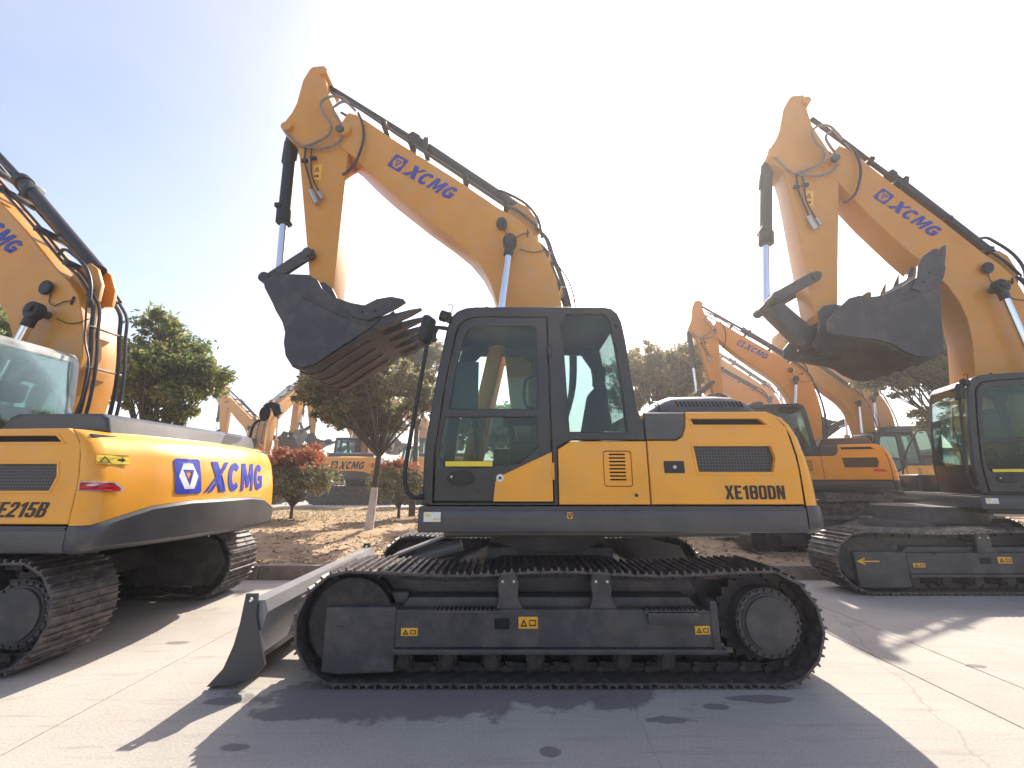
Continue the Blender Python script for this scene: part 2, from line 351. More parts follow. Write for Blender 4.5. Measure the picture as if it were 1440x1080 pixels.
def excavator(label, loc, theta=0, scale=1, kind='main', detail=True, group='excavators parked in the yard', bshift=0, ush=0, phi=0, ts=1, curl=0, bsc=1, zs=1, zo=0, bz=0, ux=1, uo=(0, 0), sr=None, tb=None, bo=(0, 0)):
    root = thing('excavator', label, 'excavator', loc, 0, group, scale)
    T = root
    up_rot = R(theta)
    RZ = Matrix.Translation((uo[0], uo[1], 0)) @ Matrix.Rotation(up_rot, 4, 'Z'); USH = Matrix.Translation((ush, 0, 0))
    ZB = Matrix.Translation((0, 0, 1.31 + zo)) @ Matrix.Diagonal((1, 1, zs, 1)) @ Matrix.Translation((0, 0, -1.31))
    def pivot(x, z, m): return Matrix.Translation((x - OX, 0, z)) @ m @ Matrix.Translation((OX - x, 0, -z))
    BRZ = RZ @ USH if tb is None else Matrix.Translation((bo[0], bo[1], 0)) @ Matrix.Rotation(R(tb), 4, 'Z')
    BG = BRZ @ Matrix.Translation((bshift, 0, zo + bz)) @ pivot(.32, 1.68, Matrix.Rotation(R(phi), 4, 'Y') @ Matrix.Diagonal((bsc, bsc, bsc, 1)))
    TG = BG @ pivot(-2.30, 6.08, Matrix.Diagonal((ts, ts, ts, 1)) @ Matrix.Rotation(R(-phi * .6 if sr is None else sr), 4, 'Y'))
    KG = TG @ pivot(-2.32, 3.80, Matrix.Rotation(R(-curl), 4, 'Y'))
    CG = BG @ pivot(-.028, 4.345, Matrix.Rotation(R(-30 if kind == 'right' else 0), 4, 'Y'))
    LG = TG @ pivot(-2.98, 3.89, Matrix.Rotation(R(-curl * .13), 4, 'Y') @ Matrix.Diagonal((1 + curl * .0145, 1, 1 + curl * .0145, 1)))
    UM = Matrix.Translation((-1.69 - OX, 0, 0)) @ Matrix.Diagonal((ux, 1, 1, 1)) @ Matrix.Translation((1.69 + OX, 0, 0))
    def P(name, key, fn, m, parent=None, upper=True, smooth=30, lab=None, off=None):
        o = link(name, K(key, fn, m, smooth), parent or root)
        if parent is None and upper: o.matrix_basis = off if off is not None else RZ @ USH @ ZB
        if parent is None and not upper and ux != 1: o.matrix_basis = UM
        if lab: o['label'] = lab
        return o
    cabm = 'film' if kind == 'left' else 'cab'
    # ---------------- undercarriage
    for si, y0 in enumerate((0, 2.05)):
        outer = si == 0
        def mir(me):      # mirror a near-side mesh to the far side
            if not outer:
                me.transform(Matrix.Translation((0, 2.6, 0)) @ Matrix.Diagonal((1, -1, 1, 1))); me.flip_normals()
            return me
        if detail:
            tr = P('track', 'chain%d' % si, lambda: mir(chain_mesh()), 'steeldark', upper=False)
            sm = K('shoe', lambda: (lambda m: (m.transform(SH.inverted()), m)[1])(shoe_mesh()), 'steel')
            for i in range(PITCH_N):
                x, z, a = track_point(i * SP)
                o = link('track_shoe', sm, tr); o.location = (x - OX, y0 - OY, z); o.rotation_euler = (0, -a, 0)
                o.rotation_euler.y += random.uniform(-.015, .015)
        else:
            P('track', 'belt%d' % si, lambda: mir(belt_mesh()), 'steel', upper=False)
        fr = P('track_frame', 'tf%d' % si, lambda: mir(join(
            plate([(-.90, .27), (-.90, .535), (1.50, .535), (1.56, .52), (1.61, .27)], .03, .30, bev=.008),
            box(-.91, 1.64, .015, .31, .225, .262, .006), box(1.54, 1.60, .02, .28, .24, .60, .01),
            plate([(-1.30, .50), (-1.15, .735), (-.6, .775), (1.2, .775), (1.50, .72), (1.62, .50)], .30, .50, bev=.01), plate([(-.9, .52), (1.5, .52), (1.42, .60), (-.82, .60)], .12, .30, bev=.01), plate([(1.2, .15), (1.2, .78), (1.75, .80), (2.15, .70), (2.3, .45), (2.15, .16)], .44, .50, bev=.01),  # rearmost plate is added filler, darkening the gap behind the sprocket
            box(-1.2, -.85, .20, .5, .3, .62, .02))), 'frame', upper=False)
        P('idler_guard', 'ig%d' % si, lambda: mir(join(plate([(-1.45, .10), (-1.45, .545), (-.90, .545), (-.90, .10), (-1.30, .085)], .035, .09, bev=.012),
            box(-1.45, -.9, .04, .16, .52, .55, .01), box(-1.36, -1.30, .027, .05, .40, .415, .003))), 'frame', upper=False)
        P('idler', 'id%d' % si, lambda: mir(join(plate(ellipse(FX, ZC, .335, .335, 44), .085, .12, bev=.02), cyl((FX, .12, ZC), (FX, .42, ZC), .31, seg=40, bev=.015), cyl((FX, .1, ZC), (FX, .44, ZC), .14, seg=24), cyl((FX, .2, ZC), (FX, .34, ZC), .335, seg=40))), 'steeldark', upper=False)
        def sprk():
            pts = []
            for k in range(44):
                r = .345 if k % 2 else .300; a = 2 * math.pi * k / 44
                pts.append((2.0 + r * math.cos(a), ZC + r * math.sin(a)))
            return mir(plate(pts, .23, .29, bev=.006))
        P('sprocket', 'sp%d' % si, sprk, 'steeldark', upper=False)
        def hub():
            ms = [cyl((2.03, .07, .42), (2.03, .40, .42), .215, seg=40, bev=.02), cyl((2.03, .10, .42), (2.03, .42, .42), .255, seg=40, bev=.01)]
            for k in range(24):
                a = 2 * math.pi * k / 24; x, z = 2.03 + .235 * math.cos(a), .42 + .235 * math.sin(a)
                ms.append(cyl((x, .085, z), (x, .11, z), .013, seg=6))
            return mir(join(*ms))
        P('final_drive', 'fd%d' % si, hub, 'frame', upper=False)
        for k, x in enumerate((-.84, -.50, -.16, .18, .52, .86, 1.20)):
            P('track_roller', 'rl%d%d' % (si, k), lambda x=x: mir(join(cyl((x, .10, .165), (x, .42, .165), .075, seg=20, bev=.01), cyl((x, .07, .165), (x, .45, .165), .05, seg=16), box(x - .07, x + .07, .09, .13, .15, .24, .01))), 'steeldark', upper=False)
        for k, x in enumerate((-.03, .71)):
            b = P('carrier_roller', 'cr%d%d' % (si, k), lambda x=x: mir(join(
                plate([(x - .10, .53), (x + .12, .53), (x + .075, .62), (x + .085, .72), (x + .07, .78), (x + .03, .81), (x - .03, .81), (x - .07, .78), (x - .085, .72), (x - .075, .62)], .045, .11, bev=.012),
                cyl((x, .1, .72), (x, .42, .72), .075, seg=20))), 'frame', upper=False)
            if detail and outer:
                for dx in (-.045, .045):
                    P('bolt', 'cb%d%d%d' % (si, k, dx > 0), lambda x=x, dx=dx: mir(cyl((x + dx, .034, .735), (x + dx, .046, .735), .011, seg=8)), 'bolt', parent=b)
        if detail and outer:
            P('opening_shade', 'so', lambda: box(-.135, -.02, .024, .035, .40, .475, .003), 'hole_shade', upper=False)  # solid black plate painting the shade of a square opening
            for k, (x0, x1, z0, z1) in enumerate(((-.855, -.725, .352, .408), (.05, .20, .402, .486), (1.41, 1.525, .362, .422))):
                s = P('warning_sticker', 'ws%d' % k, lambda a=(x0, x1, z0, z1): box(a[0], a[1], .024, .0285, a[2], a[3], .002), 'orange', upper=False)
                def pic(a=(x0, x1, z0, z1)):
                    h = a[3] - a[2]; w_ = a[1] - a[0]
                    return join(plate([(a[0] + .1 * w_, a[2] + .2 * h), (a[0] + .45 * w_, a[2] + .2 * h), (a[0] + .275 * w_, a[2] + .82 * h)], .021, .0236,
                                      holes=[[(a[0] + .19 * w_, a[2] + .3 * h), (a[0] + .36 * w_, a[2] + .3 * h), (a[0] + .275 * w_, a[2] + .6 * h)]], bev=0, res=0),
                                plate(rrect(a[0] + .55 * w_, a[0] + .9 * w_, a[2] + .25 * h, a[2] + .75 * h, .004), .021, .0236, holes=[rrect(a[0] + .59 * w_, a[0] + .86 * w_, a[2] + .34 * h, a[2] + .66 * h, .004)], bev=0, res=0))
                P('pictogram', 'wp%d' % k, pic, 'blackdecal', parent=s)
            P('step', 'st', lambda: join(box(-.62, -.10, .0, .10, .515, .535, .005), *[box(-.6 + k * .035, -.585 + k * .035, .0, .09, .535, .546, .002) for k in range(14)]), 'frame', upper=False)
            P('step', 'st2', lambda: join(box(1.02, 1.48, .0, .10, .515, .535, .005), box(1.05, 1.45, .0, .015, .44, .53, .003), *[box(1.04 + k * .035, 1.055 + k * .035, .0, .09, .535, .546, .002) for k in range(12)]), 'frame', upper=False)
    P('centre_frame', 'cf', lambda: join(box(-.25, 1.0, .8, 1.8, .5, .88, .03), plate([(-.75, .42), (-.6, .62), (-.1, .80), (.9, .80), (1.35, .62), (1.4, .42)], .48, 2.12, bev=.02),
        cyl((.38, 1.3, .85), (.38, 1.3, 1.1), .62, seg=48)), 'frame', upper=False)
    if kind == 'main':
        bl = P('dozer_blade', 'bl', lambda: plate([(-2.065, .60), (-2.085, .45), (-2.11, .30), (-2.16, .16), (-2.235, .045), (-2.20, .035), (-2.09, .12), (-1.98, .14), (-1.93, .22), (-1.95, .34), (-1.90, .52), (-1.93, .605)], .03, 2.57, bev=.006), 'blade', upper=False)
        for y in (.0, 2.575):
            P('end_plate', 'be%.1f' % y, lambda y=y: plate([(-2.075, .655), (-2.09, .45), (-2.115, .30), (-2.17, .14), (-2.275, .02), (-2.10, .03), (-1.93, .09), (-1.86, .16), (-1.92, .34), (-1.97, .50), (-1.985, .655)], y, y + .028, holes=[ellipse(-2.03, .615, .017, .017, 12)], bev=.004), 'bladedark', parent=bl)
        P('cutting_edge', 'ce', lambda: plate([(-2.27, .004), (-2.18, .12), (-2.165, .11), (-2.24, .004)], .03, 2.57, bev=.002), 'bladedark', parent=bl)
        for y in (.66, 1.82):
            P('blade_arm', 'ba%.1f' % y, lambda y=y: join(plate([(-1.98, .22), (-1.97, .42), (-1.6, .46), (-.7, .60), (-.55, .52), (-.6, .42), (-1.6, .24)], y, y + .12, bev=.012), cyl((-.65, y - .04, .51), (-.65, y + .16, .51), .07, seg=16)), 'frame', upper=False)
        P('blade_cylinder', 'bc', lambda: join(cyl((-.55, 1.3, .82), (-1.35, 1.3, .60), .062, seg=20, bev=.006), cyl((-1.35, 1.3, .60), (-1.95, 1.3, .46), .032, seg=16)), 'blade', upper=False)
        P('cylinder_cover', 'bcv', lambda: (lambda m: (m.transform(Matrix.Translation((-.95, 1.3, .84)) @ Matrix.Rotation(R(-20), 4, 'Y')), m)[1])(box(-.36, .36, -.16, .16, -.012, .012, .006)), 'blade', upper=False)
    # ---------------- upper structure
    dk = P('deck', 'dk', lambda: join(box(-.775, 2.43, .04, 2.56, 1.10, 1.285, .015), box(-.765, 2.42, .045, 2.55, 1.286, 1.306, .004), box(-.77, 2.42, .033, .05, 1.275, 1.292, .004), box(-.6, 2.0, .3, 2.3, 1.03, 1.10, .02)), 'grey')
    if detail:
        s = P('white_sticker', 'wst', lambda: box(-.725, -.585, .0335, .038, 1.185, 1.262, .002), 'white')
        P('print', 'wstp', lambda: join(plate([(-.65, 1.20), (-.62, 1.20), (-.635, 1.225)], .031, .0333, bev=0, res=0), plate([(-.61, 1.20), (-.59, 1.20), (-.60, 1.22)], .031, .0333, bev=0, res=0), plate([(-.71, 1.225), (-.67, 1.225), (-.67, 1.25), (-.71, 1.25)], .031, .0333, bev=0, res=0)), 'ysticker', parent=s)
        s = P('lifting_sticker', 'lst', lambda: plate(rrect(.452, .497, 1.21, 1.26, .006), .034, .038, bev=.001), 'orange')
        P('pictogram', 'lstp', lambda: join(*[box(a, a + .013, .0315, .0336, b, b + .014, 0) for a, b in ((.458, 1.238), (.474, 1.224), (.480, 1.240), (.462, 1.218))]), 'blackdecal', parent=s)
    # cab shell
    side = [(-.75, 1.315), (-.75, 1.72), (-.735, 1.9), (-.68, 2.35), (-.60, 2.86), (-.565, 2.98), (-.51, 3.04), (-.43, 3.075), (-.34, 3.085), (.84, 3.085), (.92, 3.07), (.975, 3.02), (1.01, 2.93), (1.035, 2.75), (1.07, 2.38), (1.10, 2.12), (1.14, 1.97), (1.145, 1.85), (.505, 1.85), (.388, 1.79), (.385, 1.315)]
    door_o = [(-.66, 1.335), (-.66, 1.73), (-.60, 2.28), (-.52, 2.80), (-.49, 2.90), (-.43, 2.96), (-.34, 2.985), (.325, 2.985), (.34, 1.75), (.35, 1.335)]
    rwin = [(.50, 1.925), (.475, 2.6), (.44, 2.92), (.50, 3.01), (.85, 3.01), (.90, 2.95), (.94, 2.7), (.97, 2.35), (.995, 1.925)]
    cab = P('cab', 'cab' + cabm, lambda: join(
        plate(side, .045, .13, holes=[[(x, z) for x, z in door_o], rwin], bev=.016, res=3),
        plate([(x, z) for x, z in side[:-5]] + [(1.145, 1.315)], .97, 1.05, holes=[
            [(-.62, 1.72), (-.60, 2.0), (-.54, 2.45), (-.47, 2.78), (-.36, 2.90), (.14, 2.90), (.22, 2.84), (.24, 2.6), (.24, 1.72)], [(.36, 1.92), (.36, 2.75), (.42, 2.87), (.52, 2.92), (.80, 2.91), (.90, 2.75), (.95, 2.3), (.97, 1.92)]], bev=.02, res=2),
        plate([(-.58, 2.95), (-.565, 2.98), (-.51, 3.04), (-.43, 3.075), (-.34, 3.085), (.84, 3.085), (.92, 3.07), (.975, 3.02), (.99, 2.95), (.90, 2.99), (-.45, 2.99)], .09, 1.01, bev=.002),
        plate([(-.75, 1.32), (-.75, 1.74), (-.70, 1.74), (-.70, 1.32)], .09, 1.01, bev=.004),
        plate([(1.145, 1.32), (1.145, 1.95), (1.11, 2.10), (1.06, 2.10), (1.06, 1.32)], .09, 1.01, bev=.004),
        box(-.70, 1.08, .10, 1.0, 1.312, 1.36, .004), box(-.2, .85, .9, .965, 1.36, 1.85, .03)), cabm, lab='cab wrapped in pale crinkled film' if kind == 'left' else None)
    ug = [(-.545, 2.125), (-.50, 2.5), (-.44, 2.77), (-.40, 2.85), (-.33, 2.89), (.20, 2.89), (.225, 2.86), (.225, 2.125)]
    lg = [(-.62, 1.74), (-.585, 2.05), (.215, 2.05), (.225, 1.80), (.06, 1.66), (-.35, 1.62), (-.58, 1.64)]
    din = [(x + (.008 if x < 0 else -.008), z + (.008 if z < 2 else -.008)) for x, z in door_o]
    door = P('cab_door', 'door', lambda: plate(din, .040, .085, holes=[ug, lg], bev=.012, res=2), 'cab')
    if True:
        P('door_window', 'ug', lambda: plate([(x * 1.03, z) for x, z in ug], .058, .064, bev=.001, res=0), 'glass', parent=door)
        P('door_window', 'lg', lambda: plate(lg, .058, .064, bev=.001, res=0), 'glassdark', parent=door)
        P('door_lower_panel', 'dy', lambda: plate([(-.155, 1.345), (-.14, 1.50), (-.12, 1.54), (.338, 1.752), (.342, 1.345)], .032, .05, bev=.005), 'yellow', parent=door)
        P('rear_side_window', 'rw', lambda: plate(rwin, .066, .072, bev=.001, res=0), 'glassdark', parent=cab)
        P('far_window', 'fw1', lambda: plate([(-.63, 1.71), (-.61, 2.0), (-.55, 2.45), (-.48, 2.79), (-.37, 2.91), (.15, 2.91), (.23, 2.85), (.25, 2.6), (.25, 1.71)], 1.0, 1.006, bev=.001, res=0), 'glass', parent=cab)
        P('far_window', 'fw2', lambda: plate([(.35, 1.91), (.35, 2.75), (.42, 2.88), (.52, 2.93), (.80, 2.92), (.91, 2.75), (.96, 2.3), (.98, 1.91)], 1.0, 1.006, bev=.001, res=0), 'glass', parent=cab)
        P('windscreen', 'ws', lambda: plate([(-.742, 1.74), (-.675, 2.35), (-.595, 2.86), (-.57, 2.95), (-.564, 2.95), (-.589, 2.86), (-.669, 2.35), (-.736, 1.74)], .125, .975, bev=.001, res=0), 'glass', parent=cab)
        P('rear_window', 'rw2', lambda: plate([(1.085, 2.10), (1.055, 2.38), (1.02, 2.75), (.985, 2.97), (.991, 2.97), (1.026, 2.75), (1.061, 2.38), (1.091, 2.10)], .125, .975, bev=.001, res=0), 'glass', parent=cab)
    if detail:
        P('window_rail', 'wr', lambda: join(box(-.56, .225, .05, .056, 2.108, 2.125, .002), box(-.545, -.30, .075, .09, 2.125, 2.56, .003)), 'black', parent=door)
        P('door_handle', 'dh', lambda: join(plate(ellipse(-.43, 1.535, .115, .062, 24), .026, .042, bev=.006), plate(ellipse(-.42, 1.535, .085, .04, 20), .020, .028, bev=.003)), 'black', parent=door)
        P('keyhole', 'kh', lambda: cyl((-.505, .020, 1.545), (-.505, .03, 1.545), .010, seg=12), 'bolt', parent=door)
        P('plug', 'kh2', lambda: cyl((-.285, .036, 1.425), (-.285, .045, 1.425), .022, seg=16), 'black', parent=door)
        P('door_stop', 'dst', lambda: join(cyl((-.10, .027, 1.535), (-.10, .04, 1.535), .032, seg=24)), 'white', parent=door)
        P('door_stop_pin', 'dst2', lambda: cyl((-.10, .015, 1.535), (-.10, .03, 1.535), .012, seg=12), 'black', parent=door)
        st = P('notice_strip', 'ns', lambda: box(-.562, -.165, .034, .0388, 1.630, 1.672, .001), 'ysticker', parent=door)
        P('upper_hinge', 'hg', lambda: join(cyl((.345, .035, 2.60), (.345, .035, 2.72), .014, seg=10), box(.32, .37, .032, .045, 2.62, 2.70, .003)), 'cab', parent=door)
        P('lower_hinge', 'hg2', lambda: join(cyl((.345, .030, 1.52), (.345, .030, 1.66), .012, seg=10)), 'yellow', parent=door)
        P('latch_bar', 'lb', lambda: join(box(-.08, .22, .075, .10, 1.98, 2.07, .01), box(-.02, .07, .06, .08, 2.015, 2.03, .004)), 'black', parent=door)
        P('grab_handle', 'gh', lambda: tube([(.205, .12, 2.14), (.13, .12, 2.16), (.11, .12, 2.25), (.12, .12, 2.38), (.17, .12, 2.43), (.21, .12, 2.43)], .013), 'black', parent=cab)
        # interior
        def seat():
            a = box(.18, .70, .32, .84, 1.62, 1.76, .05, 3); b = box(-.07, .07, .34, .82, 0, .72, .05, 3)
            b.transform(Matrix.Translation((.72, 0, 1.70)) @ Matrix.Rotation(R(12), 4, 'Y'))
            c = box(-.05, .05, .46, .70, 0, .2, .04, 3); c.transform(Matrix.Translation((.88, 0, 2.44)) @ Matrix.Rotation(R(6), 4, 'Y'))
            return join(a, b, c, box(.25, .65, .4, .76, 1.36, 1.62, .03))
        P('operator_seat', 'seat', seat, 'seat', parent=cab)
        P('armrest_console', 'con', lambda: join(box(-.02, .55, .14, .30, 1.50, 1.86, .04, 3), box(-.02, .55, .86, .96, 1.50, 1.86, .04, 3)), 'black', parent=cab)
        P('joystick', 'js', lambda: join(tube([(.02, .22, 1.84), (.0, .22, 1.95), (-.03, .22, 2.02)], .022, rend=.028), tube([(.02, .90, 1.84), (.0, .90, 1.95), (-.03, .90, 2.02)], .022, rend=.028)), 'black', parent=cab)
        P('travel_pedals', 'tp', lambda: join(tube([(-.30, .48, 1.36), (-.34, .48, 1.7), (-.36, .48, 1.98)], .012), tube([(-.30, .62, 1.36), (-.34, .62, 1.7), (-.36, .62, 1.98)], .012), box(-.4, -.25, .44, .52, 1.37, 1.43, .01), box(-.4, -.25, .58, .66, 1.37, 1.43, .01)), 'black', parent=cab)
        P('monitor', 'mo', lambda: join(box(-.42, -.36, .80, .97, 2.05, 2.25, .015), tube([(-.4, .93, 1.7), (-.4, .93, 2.1)], .012)), 'black', parent=cab)
        P('wiper', 'wp', lambda: join(tube([(-.73, .3, 1.78), (-.66, .45, 2.40)], .008), tube([(-.69, .47, 2.15), (-.62, .43, 2.65)], .007)), 'black', parent=cab)
        P('roof_bolt', 'rb1', lambda: cyl((-.24, .12, 3.08), (-.24, .12, 3.115), .014, seg=8), 'black', parent=cab)
        P('roof_bolt', 'rb2', lambda: cyl((.78, .12, 3.08), (.78, .12, 3.115), .014, seg=8), 'black', parent=cab)
        P('rear_marker', 'rm', lambda: cyl((.955, .03, 2.90), (.955, .05, 2.90), .018, seg=12), 'black', parent=cab)
    # handrail and mirror
    hr = P('handrail', 'hr', lambda: join(tube([(-.74, .03, 1.385), (-.80, .0, 1.38), (-.86, -.01, 1.43), (-.885, -.02, 1.55), (-.87, -.02, 1.75), (-.815, -.02, 2.2), (-.765, -.02, 2.62), (-.735, -.02, 2.80), (-.70, 0, 2.86), (-.58, .06, 2.87)], .019, seg=10), box(-.775, -.735, .02, .06, 1.36, 1.41, .006)), 'black')
    P('mirror', 'mi', lambda: (lambda a: (a.transform(Matrix.Translation((-.755, -.05, 2.82)) @ Matrix.Rotation(R(12), 4, 'Y') @ Matrix.Rotation(R(-25), 4, 'Z')), a)[1])(join(box(-.045, .035, -.07, .07, -.125, .125, .03, 3))), 'black')
    P('mirror_bracket', 'mb', lambda: join(tube([(-.72, -.03, 2.78), (-.69, -.01, 2.80), (-.66, .0, 2.86), (-.60, .05, 2.88)], .012), box(-.72, -.68, -.03, .01, 2.72, 2.86, .008)), 'black')
    P('work_lamp', 'wl', lambda: join(cyl((-.66, .02, 2.99), (-.59, .03, 2.97), .052, seg=20, bev=.008), box(-.60, -.555, .01, .06, 2.92, 3.02, .01), tube([(-.57, .05, 3.0), (-.55, .05, 3.09), (-.58, .05, 3.11), (-.60, .05, 3.09)], .005)), 'black')
    # body side
    dpan = [(.392, 1.32), (.392, 1.775), (.505, 1.842), (1.148, 1.842), (1.148, 1.32)]
    bay = P('side_door', 'sdr', lambda: plate(dpan, .045, .085, holes=[rrect(.775, 1.015, 1.465, 1.76, .025)], bev=.008, res=2), 'yellow')
    P('vent_panel', 'vp', lambda: plate(rrect(.78, 1.01, 1.47, 1.755, .022), .052, .075, holes=[rrect(.825, .965, 1.515 + .03 * k, 1.527 + .03 * k, .005, 2) for k in range(8)], bev=.003), 'yellow', parent=bay)
    P('vent_recess_shade', 'vr', lambda: box(.80, .99, .078, .082, 1.49, 1.735, 0), 'hole_shade', parent=bay)  # black backing painted as the shade behind the louvres
    if detail:
        P('lock', 'lk', lambda: cyl((1.035, .035, 1.395), (1.035, .05, 1.395), .014, seg=12), 'black', parent=bay)
        P('vent_latch', 'vl', lambda: cyl((.965, .044, 1.62), (.965, .055, 1.62), .010, seg=10), 'orange', parent=bay)
    P('engine_bay', 'eb', lambda: join(box(.38, 1.16, .09, 2.5, 1.31, 1.83, .01), box(1.15, 2.40, .10, 2.50, 1.31, 2.06, .02)), 'grey')
    uv = [(1.545, 2.035), (2.14, 2.035), (2.20, 1.985), (1.57, 1.985)]
    mv = [(1.55, 1.80), (2.21, 1.80), (2.235, 1.70), (2.20, 1.585), (1.575, 1.585)]
    ep = P('engine_side_panel', 'ep', lambda: plate([(1.16, 1.32), (1.16, 1.847), (1.41, 1.847), (1.465, 1.88), (1.50, 1.96), (1.512, 2.095), (2.22, 2.10), (2.30, 2.05), (2.37, 1.96), (2.415, 1.72), (2.425, 1.60), (2.425, 1.32)], .045, .10, holes=[uv, mv], bev=.012, res=3), 'yellow')
    P('grey_shoulder_panel', 'gs', lambda: plate([(1.152, 1.855), (1.405, 1.855), (1.458, 1.887), (1.493, 1.965), (1.504, 2.09), (1.152, 2.09)], .045, .10, bev=.012, res=3), 'grey')
    off = .022
    P('vent_bezel', 'vb', lambda: plate([(1.52, 2.06), (2.155, 2.06), (2.245, 1.965), (1.545, 1.965)], .038, .06, holes=[uv], bev=.007, res=2), 'yellow', parent=ep)
    P('grille_bezel', 'gb', lambda: plate([(1.525, 1.825), (2.225, 1.825), (2.262, 1.70), (2.215, 1.56), (1.553, 1.56)], .038, .06, holes=[mv], bev=.007, res=2), 'yellow', parent=ep)
    P('vent_slot_shade', 'vs', lambda: plate([(1.54, 2.04), (2.15, 2.04), (2.21, 1.98), (1.56, 1.98)], .075, .08, bev=.001), 'hole_shade', parent=ep)  # black backing painted as the shade inside the upper vent
    P('grille', 'gr', lambda: plate([(1.54, 1.81), (2.22, 1.81), (2.24, 1.70), (2.21, 1.575), (1.56, 1.575)], .075, .08, bev=.001), 'mesh', parent=ep)
    if detail:
        lt = P('latch_plate', 'lp', lambda: plate(rrect(1.285, 1.455, 1.575, 1.675, .006), .036, .05, bev=.003), 'black', parent=ep)
        P('latch', 'la', lambda: cyl((1.37, .028, 1.625), (1.37, .04, 1.625), .015, seg=12), 'bolt', parent=ep)
    P('body_cover', 'bcov', lambda: join(box(1.52, 2.22, .07, 2.5, 2.03, 2.098, .02), box(1.16, 1.5, .07, 2.5, 2.03, 2.092, .02)), 'yellow')
    # counterweight
    YL, YH = .045, 2.555
    plan = [(0, 0, 0), (.25, .0, 0), (.5, .015, 0), (.72, .05, 0), (.88, .11, 0), (1, .22, 0), (1, .45, .07), (1, .8, .13), (1, 1.255, .16)]
    plan = plan + [(u, 2.51 - v, b) for u, v, b in plan[:-1][::-1]]
    def cwrow(xl, xr, z, ins=0, zf=None):
        r = []
        for u, v, b in plan:
            y = YL + v
            if v < 1.2: y += ins
            elif v > 1.3: y -= ins
            x = xl + (xr - xl) * u + b
            zz = z if zf is None else zf(u, v)
            r.append((x, y, zz))
        return r
    split = lambda u, v: 1.312 + (.16 * min(1, max(0, (v - .05) / .5)) if v < 1.255 else .16 * min(1, max(0, (2.46 - v) / .5)))
    def cw_up():
        rows = [cwrow(2.435, 2.610, 0, 0, split), cwrow(2.435, 2.600, 1.50, 0), cwrow(2.432, 2.585, 1.61, 0), cwrow(2.425, 2.56, 1.72), cwrow(2.395, 2.515, 1.88), cwrow(2.36, 2.46, 1.98, .004), cwrow(2.31, 2.40, 2.045, .012), cwrow(2.24, 2.31, 2.09, .03), cwrow(2.21, 2.26, 2.10, .06)]
        return grid(rows, cap=True)
    def cw_lo():
        rows = [cwrow(2.435, 2.50, 1.085, .05), cwrow(2.435, 2.60, 1.10, .02), cwrow(2.435, 2.645, 1.14, 0), cwrow(2.435, 2.65, 1.22, -.004), cwrow(2.435, 2.645, 0, -.004, lambda u, v: split(u, v) - .03), cwrow(2.435, 2.612, 0, 0, lambda u, v: split(u, v) - .004)]
        return grid(rows, cap=True)
    cw = P('counterweight', 'cwu', cw_up, 'yellow', smooth=40)
    P('counterweight_skirt', 'cwl', cw_lo, 'grey', parent=cw, smooth=40)
    # hood
    if kind in ('main',):
        def hood():
            prof = [(1.16, 2.09), (1.20, 2.13), (1.32, 2.21), (1.40, 2.255), (1.48, 2.285), (1.9, 2.295), (2.05, 2.285), (2.14, 2.24), (2.20, 2.17), (2.24, 2.09)]
            rows = []
            for y, f, x0 in ((.16, 0, 1.0), (.17, .35, 1), (.22, .8, 1), (.30, .97, 1), (.5, 1.04, 1), (1.1, 1.04, 1), (1.3, .9, 1), (1.38, 0, 1)):
                rows.append([(1.7 + (x - 1.7) * (1 if f > .3 else 1.0), y, 2.085 + (z - 2.09) * f) for x, z in prof])
            return grid(rows)
        hd = P('engine_hood', 'hood', hood, 'grey', smooth=50)
        for k in range(17):
            def slot(k=k):
                x = 1.50 + k * .0365
                m = plate([(x, 0), (x + .019, 0), (x + .011, .062), (x - .008, .062)], -.003, .004, bev=.0, res=0)
                m.transform(Matrix.Translation((0, .178, 2.165)) @ Matrix.Rotation(R(-28), 4, 'X')); return m
            P('vent_slot_shade', 'hs%d' % k, slot, 'hole_shade', parent=hd)  # black plates on the hood, shade of the slots in their colour
        P('seam', 'hsm', lambda: tube([(1.335, .158, 2.10), (1.335, .172, 2.16), (1.335, .225, 2.21), (1.335, .31, 2.232)], .008, seg=6), 'black', parent=hd)
    else:
        P('engine_hood', 'hood2', lambda: join(plate([(1.25, 2.09), (1.33, 2.24), (1.40, 2.27), (2.20, 2.27), (2.27, 2.23), (2.32, 2.09)], .30, 2.35, bev=.03, res=3), box(1.55, 1.60, .45, 2.2, 2.26, 2.282, .005), box(1.95, 2.0, .45, 2.2, 2.26, 2.282, .005)), 'grey')
    # right-front tool box and far handrail
    P('tool_box', 'tb', lambda: join(box(-.62, .3, 1.85, 2.52, 1.30, 1.62, .03, 3), box(.3, 1.2, 1.75, 2.52, 1.30, 1.9, .03, 3)), 'grey')
    P('side_rail', 'sr', lambda: tube([(-.55, 2.50, 1.62), (-.45, 2.50, 2.0), (-.20, 2.5, 2.45), (-.1, 2.5, 2.5), (.25, 2.5, 2.5), (.33, 2.5, 2.44), (.36, 2.5, 1.9)], .018, sub=3), 'grey')
    # ---------------- boom group
    bs = bshift
    bo = P('boom', 'boom', lambda: join(plate(boom_pts(), 1.10, 1.50, bev=.012, res=2), cyl((-2.27, 1.04, 6.10), (-2.27, 1.56, 6.10), .10, seg=20)), 'boomy', off=BG)
    P('foot_pin', 'bf', lambda: cyl((.32, 1.02, 1.68), (.32, 1.58, 1.68), .09, seg=20), 'frame', parent=bo)
    ang = R(32.7)
    TB = Matrix.Translation((-1.655, 1.096, 5.565)) @ Matrix.Rotation(ang, 4, 'Y') @ Matrix.Diagonal((.195, 1, .205, 1))
    kb = 'bluedull'
